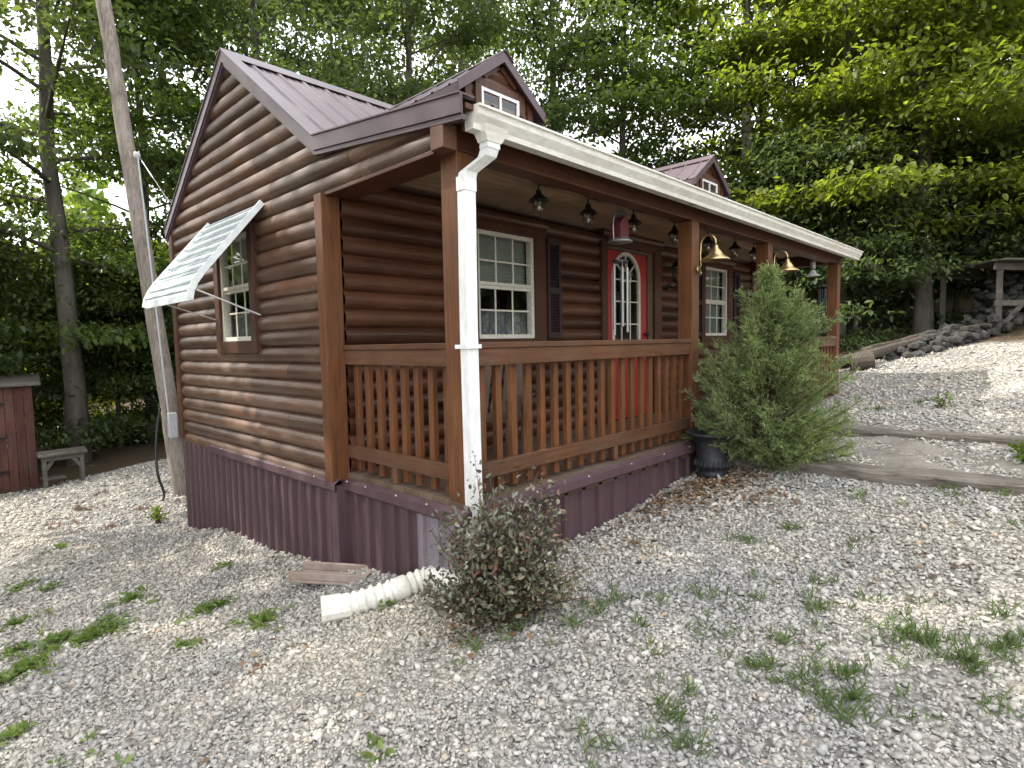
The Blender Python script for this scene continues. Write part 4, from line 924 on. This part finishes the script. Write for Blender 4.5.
# lean-to shelter, rubble wall and logs on the right
T_ = 11.6
S0 = at(997, 350, T_); S0[2] = gz(S0[0], S0[1]); t = thing('lean_to_shelter', 'rough grey timber lean-to at the far right of the yard', 'shelter', tuple(S0))
rr_ = np.array([.66, -.75, 0]); bb = np.array([.75, .66, 0]); hS = at(997, 268, T_)[2]-S0[2]
def HP(u, w, z): p = S0+rr_*u+bb*w; return Vector((p[0], p[1], S0[2]+z))
for u in (0, 2.2):
    for w in (0, 1.6): m_ = MB(); m_.bar(HP(u, w, -.2), HP(u, w, hS), .10, .10); m_.build('post', M['grayx'], t, .005)
m_ = MB(); m_.bar(HP(-.15, -.05, hS+.02), HP(2.5, -.05, hS+.02-.1), .05, .14); m_.bar(HP(-.1, -.02, hS*.46), HP(2.3, -.02, hS*.46), .05, .11); m_.bar(HP(-.15, 1.6, hS+.02), HP(2.5, 1.6, hS+.02-.1), .05, .14); m_.build('beam', M['grayx'], t, .004)
m_ = MB(); m_.bar(HP(.02, -.02, .1), HP(.42, -.02, hS*.43), .04, .09); m_.build('brace', M['grayx'], t, .004)
m_ = MB()
for k in range(8): m_.bar(HP(-.2, -.25+k*.3, hS+.12+.012*(k % 2)), HP(2.6, -.25+k*.3, hS+.02+.012*(k % 2)), .29, .03)
m_.build('roof', M['grayx'], t)
def boulder(rg, c, s):
    import bmesh
    bm = bmesh.new(); bmesh.ops.create_icosphere(bm, subdivisions=1, radius=1)
    sc_ = [s*rg.uniform(.8, 1.4), s*rg.uniform(.7, 1.1), s*rg.uniform(.55, .85)]; a = rg.uniform(0, 3.1)
    vs = []
    for v in bm.verts:
        x, y, z = [v.co[i]*sc_[i]*rg.uniform(.78, 1.15) for i in range(3)]; vs.append((c[0]+x*math.cos(a)-y*math.sin(a), c[1]+x*math.sin(a)+y*math.cos(a), c[2]+z))
    fs = [tuple(v.index for v in f.verts) for f in bm.faces]; bm.free(); return vs, fs
def rubble(name, label, p, q, h0, h1, wd, seed, n):
    rg = random.Random(seed); m_ = MB()
    for i in range(n):
        f = rg.random(); x, y = p[0]+(q[0]-p[0])*f, p[1]+(q[1]-p[1])*f; h = h0+(h1-h0)*f; o = rg.uniform(-1, 1)*wd; dx, dy = q[1]-p[1], -(q[0]-p[0]); l = math.hypot(dx, dy)
        x += dx/l*o; y += dy/l*o; m_.add(*boulder(rg, (x, y, gz(x, y)+rg.random()*h*(1-.45*abs(o)/wd)), rg.uniform(.07, .14)))
    tag(m_.build(name, M['stone']), label, 'stone wall')
wa, wb = at(893, 362, 10.6), at(1000, 350, 11.9)
rubble('rubble_wall', 'low dark dry stone wall between the fallen logs and the lean-to', wa, wb, .25, .5, .33, 3, 260)
rubble('stone_heap', 'heap of dark stones stacked inside the lean-to', HP(.2, .9, 0), HP(2.2, .9, 0), 1.0, 1.1, .5, 4, 200)
for i, (a, b, r_, lab) in enumerate((((840, 372), (975, 340), .10, 'long grey fallen log lying on top before the rubble wall'), ((838, 379), (940, 357), .085, 'thin fallen log lying lowest along the gravel edge'), ((862, 365), (958, 338), .09, 'fallen log lying behind the others at the wood edge'))):
    p, q = at(*a, 10.3+.35*i), at(*b, 11.3+.3*i); p[2] = gz(p[0], p[1])+r_*(1+.9*(i != 1)); q[2] = gz(q[0], q[1])+r_*(1.2+1.2*(i != 1)); m_ = MB()
    rg = random.Random(i); m_.tube([Vector(p)*(1-k/8)+Vector(q)*(k/8)+Vector((rg.uniform(-.03, .03), rg.uniform(-.03, .03), rg.uniform(-.02, .02))) for k in range(9)], [r_*(1-.35*k/8) for k in range(9)], 9); tag(m_.build('fallen_log', M['deadlog']), lab, 'log', 'fallen logs at the wood edge')
p = at(858, 366, 10.2); p[2] = gz(p[0], p[1])+.13; m_ = MB(); m_.tube([p+np.array([-.05, .1, 0]), p+np.array([.1, -.2, .04])], .15, 12); tag(m_.build('log_round', M['deadlog']), 'short thick cut log lying at the end of the fallen logs', 'log')

# ------------------------------------------------------------------ weeds and dead leaves
def tuft_patch(px, py, rx_, n, P, Dd, Ln, Wd, kind, rg):
    c = ground_at(px, py)
    for _ in range(n):
        a = rg.uniform(0, 6.283); r_ = abs(rg.normal(0, rx_*.75))*(.7+.5*math.sin(3*a+px)); x, y = c[0]+r_*math.cos(a), c[1]+r_*math.sin(a); z = gz(x, y)+lumps(x, y)
        m_ = 7 if kind == 'g' else 5
        for k in range(m_):
            if kind == 'g': d = (rg.normal(0, .6), rg.normal(0, .6), rg.uniform(.5, 1.1)); l = rg.uniform(.03, .085); w = l*.09+.0015
            else: d = (rg.normal(0, .9), rg.normal(0, .9), rg.uniform(.15, .8)); l = rg.uniform(.025, .06); w = l*.42
            P.append((x+rg.normal(0, .012), y+rg.normal(0, .012), z+(0.004 if kind == 'g' else rg.uniform(.005, .03)))); Dd.append(d); Ln.append(l); Wd.append(w)
def weeds(name, label, lst, kind, m, seed):
    rg = np.random.default_rng(seed); P, Dd, Ln, Wd = [], [], [], []
    for px, py, r_, n in lst: tuft_patch(px, py, r_*1.4, max(3, int(n*(.42 if kind == 'g' else .6))), P, Dd, Ln, Wd, kind, rg)
    P, Dd = np.array(P), np.array(Dd); Nn = rg.normal(0, .5, P.shape); Nn[:, 2] += 1
    V, T = leaves(P, Nn, Dd, np.array(Ln), np.array(Wd), .1); tag(link(name, npmesh(name, V, T, m, 3)), label, 'weeds', kind='stuff')
weeds('grass', 'sparse grass tufts coming up through the gravel', [
 (745,540,.16,26),(790,527,.12,14),(850,545,.12,10),(600,610,.16,30),(575,622,.10,18),(615,600,.1,14),(740,605,.14,22),(815,610,.20,34),(700,600,.12,12),(820,580,.1,12),(750,575,.1,10),(930,635,.20,90),(965,655,.15,50),(905,628,.12,40),(1010,640,.14,40),(760,670,.16,40),(800,680,.12,26),(850,675,.11,40),(860,700,.1,30),(830,705,.1,26),(672,715,.14,40),(680,745,.1,18),(595,745,.09,16),(640,625,.06,8),(655,655,.06,8),(690,690,.06,8),(520,625,.09,30),(475,650,.06,10),(720,640,.1,14),(660,600,.1,8),(990,495,.22,30),(950,500,.2,18),(860,500,.2,16),(990,700,.14,10),(890,720,.1,8),(880,410,.3,30),(920,402,.35,30),(470,640,.05,6),(780,640,.15,18),(1005,610,.12,18),(560,600,.08,8)], 'g', M['weed'], 5)
weeds('ground_cover', 'low broad leaved weeds spreading over the gravel at left', [
 (30,665,.13,90),(60,640,.12,80),(105,632,.12,110),(85,640,.1,60),(130,605,.12,60),(15,625,.1,40),(265,622,.11,75),(205,612,.09,40),(20,592,.10,30),(50,590,.1,20),(185,648,.06,16),(10,740,.1,26),(225,570,.08,14),(125,480,.16,14),(60,550,.15,22),(215,610,.06,20),(80,760,.07,8),(385,610,.06,16),(395,605,.05,10),(20,650,.1,40),(0,680,.1,40)], 'b', M['weedlite'], 6)
weeds('dry_weeds', 'sparse brown dried weeds over the far left gravel', [(80,510,.5,60),(110,525,.4,50),(60,525,.4,40),(140,510,.4,40),(40,500,.4,40),(100,495,.4,30)], 'g', M['shrubtip'], 9)
def litter():
    rg = np.random.default_rng(8); P = []
    for px, py, r_, n in ((640,510,.35,230),(690,492,.35,330),(720,485,.3,300),(660,500,.4,260),(740,480,.25,200),(600,535,.3,70),(480,622,.22,130),(690,470,.25,200),(760,500,.2,90),(640,545,.25,40),(930,580,.3,24),(260,660,.2,12)):
        c = ground_at(px, py)
        for _ in range(n):
            x, y = c[0]+rg.normal(0, r_*.6), c[1]+rg.normal(0, r_*.6)
            if y > -.06 and x > -.05: continue
            P.append((x, y, gz(x, y)+lumps(x, y)+rg.uniform(.008, .022)))
    for _ in range(160):
        x, y = rg.uniform(-2, 8), rg.uniform(-3, 10); 
        if x > -.1 and y > -.1 and y < 5: continue
        P.append((x, y, gz(x, y)+lumps(x, y)+.014))
    P = np.array(P); D_ = rg.normal(0, 1, P.shape); D_[:, 2] *= .25; Nn = rg.normal(0, .35, P.shape); Nn[:, 2] += 1; ll = rg.uniform(.025, .06, len(P))
    V, T = leaves(P, Nn, D_, ll, ll*.55, .2); tag(link('dead_leaves', npmesh('dead_leaves', V, T, M['litter'], 3)), 'dry brown fallen leaves scattered along the porch foot', 'dead leaves', kind='stuff')
litter()

# ------------------------------------------------------------------ woods
def make_tree(seed, H, Rc, hb, nl, leaf_l, m, bark, spray=34, lean=.02, tr=.16, flat=.15, subs=5):
    """mesh data of one tree: trunk with limbs, crown of leaf sprays"""
    rg = np.random.default_rng(seed); tk = MB(); n = 9
    off = np.cumsum(rg.normal(0, lean, (n+1, 2)), 0)*H/8
    tp = [np.array([off[k, 0], off[k, 1], H*.97*k/n-.3*(k == 0)]) for k in range(n+1)]
    tk.tube(tp, [tr*(1.35 if k == 0 else 1)*(1-.88*k/n)+.012 for k in range(n+1)], 9, False)
    C, Dr = [], []
    for i in range(nl):
        f = hb+(1-hb)*((i+rg.random())/nl)**.85; h = H*min(f, .96); k = min(int(f*n), n-1); base = tp[k]+(tp[k+1]-tp[k])*(f*n-k) if f < 1 else tp[-1]
        u = (f-hb)/(1-hb); L_ = Rc*(.42+1.0*math.sin(math.pi*min(1, u*.86+.14))**.8*.62)*rg.uniform(.6, 1.12)*(1-.35*u)
        a = i*2.399+rg.normal(0, .4); el = R(rg.uniform(-2, 22)+38*u)
        d = np.array([math.cos(a)*math.cos(el), math.sin(a)*math.cos(el), math.sin(el)]); m_ = 5
        droop = rg.uniform(.05, .22)
        lp = [base+d*L_*j/m_+np.array([0, 0, -droop*L_*(j/m_)**2]) for j in range(m_+1)]
        tk.tube(lp, [max(.008, tr*.30*(1-.85*j/m_)*(1-.6*u)) for j in range(m_+1)], 5, False)
        for s in range(subs):
            g_ = rg.uniform(.25, 1.0); p0 = base+d*L_*g_+np.array([0, 0, -droop*L_*g_*g_]); sa = a+rg.choice([-1, 1])*rg.uniform(.4, 1.3); sl = L_*rg.uniform(.18, .42)*(1.15-.5*g_); se = el*.4+rg.normal(0, .18)
            sd = np.array([math.cos(sa)*math.cos(se), math.sin(sa)*math.cos(se), math.sin(se)]); p1 = p0+sd*sl
            tk.tube([p0, (p0+p1)/2+np.array([0, 0, .03*sl]), p1], [.012, .008, .004], 3, False)
            for q in (.35, .7, 1.0):
                C.append(p0+(p1-p0)*q+rg.normal(0, .08, 3)); Dr.append(sd)
    C, Dr = np.array(C), np.array(Dr); nC = len(C)
    spray = int(spray*1.35); P = np.repeat(C, spray, 0); dd = np.repeat(Dr, spray, 0); N_ = len(P)
    size = np.repeat(rg.uniform(.3, .72, nC), spray)[:, None]
    P = P+rg.normal(0, 1, (N_, 3))*size*np.array([.8, .8, flat])
    D_ = dd*.7+rg.normal(0, .7, (N_, 3)); D_[:, 2] -= .35; Nn = rg.normal(0, .36, (N_, 3)); Nn[:, 2] += 1
    ll = leaf_l*1.2*rg.uniform(.6, 1.25, N_); V, T = leaves(P, Nn, D_, ll, ll*.58, .12, True)
    me = npmesh('crown', V, T, m, 3)
    t = MB(); t.v, t.f = tk.v, tk.f; tm = bpy.data.meshes.new('trunk'); tm.from_pydata(t.v, [], t.f); tm.materials.append(bark); tm.polygons.foreach_set('use_smooth', [True]*len(tm.polygons)); tm.update()
    return tm, me
V_ = {
 'dark': make_tree(101, 13, 3.6, .20, 32, .125, M['leafA'], M['bark'], 30, tr=.17),
 'dark2': make_tree(102, 15, 4.0, .26, 32, .135, M['leafA'], M['bark'], 28, tr=.2),
 'mid': make_tree(103, 12, 3.8, .14, 34, .125, M['leafB'], M['bark'], 36, tr=.15),
 'mid2': make_tree(104, 14, 3.6, .22, 32, .13, M['leafB'], M['palebark'], 34, tr=.16),
 'lime': make_tree(105, 12, 4.0, .17, 30, .125, M['leafC'], M['bark'], 42, tr=.15),
 'low': make_tree(106, 5.5, 2.2, .05, 22, .095, M['leafB'], M['bark'], 38, tr=.06),
 'lowdark': make_tree(107, 4.5, 2.2, .05, 22, .095, M['leafA'], M['bark'], 38, tr=.06),
 'lowlime': make_tree(108, 4.0, 1.9, .05, 20, .09, M['leafC'], M['bark'], 36, tr=.05),
}
def place(v, az, dist, rot, s, label, name='broadleaf_tree', cat='tree', group=None, dz=0):
    a = R(az); x, y = CAM[0]+dist*math.cos(a), CAM[1]+dist*math.sin(a); z = gz(x, y)-.05+dz
    t = thing(name, label, cat, (x, y, z), group, rot=rot, local=True); t.scale = (s,)*3
    for nm, me_ in zip(('trunk', 'crown'), V_[v]): link(nm, me_, t)
    return t
def az(px): return 43.88+math.degrees(math.atan((512-px)/F))
TREES = 1
exec_trees = [
 # variant, px azimuth, distance, rot, scale, label
 ('dark2', 75, 16.0, 1, 1.05, 'tall dark trunked tree left of the leaning pole'),
 ('mid', 150, 17.5, 2, 1.0, 'mid green tree directly behind the leaning pole'),
 ('dark', 270, 17.5, 4, 1.15, 'dark tree rising behind the left half of the cabin roof'),
 ('dark', 420, 17, .5, 1.1, 'dark dense tree right behind the near dormer'),
 ('dark2', 560, 18.5, 1.7, 1.0, 'dark green tree right of the near dormer'),
 ('mid', 625, 18, 2.6, 1.05, 'grey green tree left of the sky gap above the gutter'),
 ('mid2', 745, 17.5, 3.4, 1.1, 'tree with a pale straight trunk above the far dormer'),
 ('lime', 835, 15.8, 4.4, 1.05, 'bright green sunlit tree right of the pale trunk'),
 ('lime', 925, 16.2, .9, 1.1, 'sunlit yellow green tree whose boughs hang over the dry stone wall'),
 ('lime', 985, 18.0, 1.6, 1.0, 'large leafy tree with a thick trunk above the lean-to roof'),
 ('lime', 1045, 17.5, 2.2, 1.1, 'bright leafy tree at the right edge of the yard'),
 ('lime', 760, 20.5, 3.1, 1.15, 'yellow green tree between the far dormer and the pale trunk'),
]
V_['tall'] = make_tree(120, 22, 6.2, .34, 40, .24, M['leafA'], M['bark'], 10, tr=.30, subs=8)
if TREES:
    for x, y, rot, s, lb in ((-6.2, 9.3, .4, 1.0, 'very tall tree whose high boughs overhang the yard beyond the red shed'), (-10.5, 4.5, 2.2, 1.0, 'very tall tree overhanging the near left side of the gravel'), (-13, 11, 5.2, 1.0, 'very tall tree far out to the left of the yard')):
        t = thing('broadleaf_tree', lb, 'tree', (x, y, gz(x, y)), 'tall trees left of the yard', rot=rot, local=True); t.scale = (s,)*3
        for nm, me_ in zip(('trunk', 'crown'), V_['tall']): link(nm, me_, t)
    for v, px, ds_, rot, s, lb in exec_trees: place(v, az(px), ds_, rot, s, lb, group='trees along the edge of the yard')
    lows = [
     ('lowlime', 66, 19, .3, 1.25, 'bright low sapling between the red shed and the workbench'),
     ('low', 115, 17.5, 1.1, .9, 'leafy sapling right of the workbench'),
     ('lowdark', 185, 17, 2.0, .8, 'dark low bush behind the foot of the leaning pole'),
     ('lowdark', -30, 17, 2.9, 1.2, 'dark bushy sapling at the far left behind the shed'),
     ('lowdark', 855, 16.0, 3.3, .85, 'dark bush behind the fallen logs beside the far porch post'),
     ('lowdark', 905, 17.5, 4.0, .95, 'dark bush in the shade behind the dry stone wall'),
     ('lowdark', 955, 17.5, 5.0, .95, 'dark bush just left of the lean-to post'),
     ('lowdark', 1020, 18.0, 5.5, 1.0, 'dark bush behind the lean-to'),
     ('lowdark', 800, 15.5, .8, 1.1, 'dark bush seen through the far porch bay')]
    for v, px, ds_, rot, s, lb in lows: place(v, az(px), ds_, rot, s, lb, 'sapling', 'sapling', 'saplings at the edge of the yard')
    rg = random.Random(77); vs = ['dark', 'dark2', 'mid', 'mid2', 'lime']
    for i in range(12):
        px = -40+i*1110/11; left = px < 600
        if px < 230 or 560 < px < 700 or i in (8, 10): continue
        v = rg.choice(['dark', 'dark2', 'dark', 'mid'] if left else ['mid', 'lime', 'mid2', 'lime', 'dark2'])
        place(v, az(px), rg.uniform(23, 32), rg.uniform(0, 6.2), rg.uniform(1.0, 1.35), 'tall broadleaf tree standing deeper in the woods behind the yard trees', group='trees deeper in the woods')
    # saplings filling the lower gaps in the woods
    for i in range(18):
        px = -50+i*1120/17
        place(rg.choice(['lowlime', 'low', 'lowlime']) if px < 200 else rg.choice(['lowdark', 'low', 'lowdark', 'low', 'lowlime']), az(px), rg.uniform(19, 26), rg.uniform(0, 6), rg.uniform(.9, 1.3), 'understorey sapling in the shade of the woods', 'sapling', 'sapling', 'understorey saplings in the woods')
    # woods closing the yard left of and behind the viewpoint: one mass (seen in the window reflections)
    n = 42000; u_ = RNG.random(n); a_ = np.where(u_ < .6, 97+RNG.random(n)*98, -78+RNG.random(n)*62); th = np.radians(a_); r_ = RNG.uniform(19, 26, n); x, y = CAM[0]+r_*np.cos(th), CAM[1]+r_*np.sin(th)
    z = gz_arr(x, y)+RNG.random(n)**1.1*(8+2*np.sin(th*7)+1.5*np.sin(th*17)); P = np.stack([x, y, z], 1); Nn = RNG.normal(0, .5, P.shape); Nn[:, 2] += 1; D_ = RNG.normal(0, 1, P.shape); ll = RNG.uniform(.4, .8, n)
    Vv, T = leaves(P, Nn, D_, ll, ll*.7, .12); tag(link('side_woods', npmesh('side_woods', Vv, T, M['leafB'], 3)), 'leafy woodland closing the yard behind and left of the viewpoint', 'woods', kind='stuff')
    # far wood, one mass
    n = 60000; th = np.array([R(a) for a in RNG.uniform(-8, 96, n)]); r_ = RNG.uniform(36, 48, n); x, y = CAM[0]+r_*np.cos(th), CAM[1]+r_*np.sin(th)
    hmax = 7+1.5*np.sin(th*9)+3*np.sin(th*23+1)+2*np.sin(th*51); z = gz_arr(x, y)+RNG.random(n)**.9*hmax
    P = np.stack([x, y, z], 1); Nn = RNG.normal(0, .5, P.shape); Nn[:, 2] += 1; D_ = RNG.normal(0, 1, P.shape); D_[:, 2] -= .3; ll = RNG.uniform(.5, 1.0, n)
    Vv, T = leaves(P, Nn, D_, ll, ll*.7, .12); tag(link('far_woods', npmesh('far_woods', Vv, T, M['leafB'], 3)), 'dense far woodland behind all the nearer trees', 'woods', kind='stuff')

# ------------------------------------------------------------------ light
SUN_AZ, SUN_EL = 125, 46
w = bpy.data.worlds.new('World'); sc.world = w; w.use_nodes = True; N, L = w.node_tree.nodes, w.node_tree.links
sky = N.new('ShaderNodeTexSky'); sky.sky_type = 'NISHITA'; sky.sun_disc = False; sky.sun_elevation = R(SUN_EL); sky.sun_rotation = R(90-SUN_AZ); sky.air_density = 1.2; sky.dust_density = 2.5
hz_ = N.new('ShaderNodeMix'); hz_.data_type = 'RGBA'; hz_.inputs[0].default_value = .55; hz_.inputs[7].default_value = (8.2, 7.95, 7.5, 1)   # thin bright overcast veil over the blue
L.new(sky.outputs[0], hz_.inputs[6]); L.new(hz_.outputs[2], N['Background'].inputs['Color']); N['Background'].inputs['Strength'].default_value = .15
sl = bpy.data.lights.new('sun', 'SUN'); sl.energy = 2.0; sl.angle = R(.53); sl.color = (1, .95, .87); so = bpy.data.objects.new('sun', sl); COL.objects.link(so)
dv = Vector((math.cos(R(SUN_EL))*math.cos(R(SUN_AZ)), math.cos(R(SUN_EL))*math.sin(R(SUN_AZ)), math.sin(R(SUN_EL)))); so.rotation_euler = dv.to_track_quat('Z', 'Y').to_euler()
sc.view_settings.view_transform = 'Standard'; sc.view_settings.look = 'None'; sc.view_settings.gamma = 1; sc.view_settings.exposure = 1.82
sc.render.engine = 'CYCLES'; cy = sc.cycles
cy.max_bounces = 10; cy.diffuse_bounces = 7; cy.glossy_bounces = 3; cy.transmission_bounces = 6; cy.transparent_max_bounces = 12; cy.caustics_reflective = False; cy.caustics_refractive = False
cy.use_denoising = True; cy.sample_clamp_indirect = 6
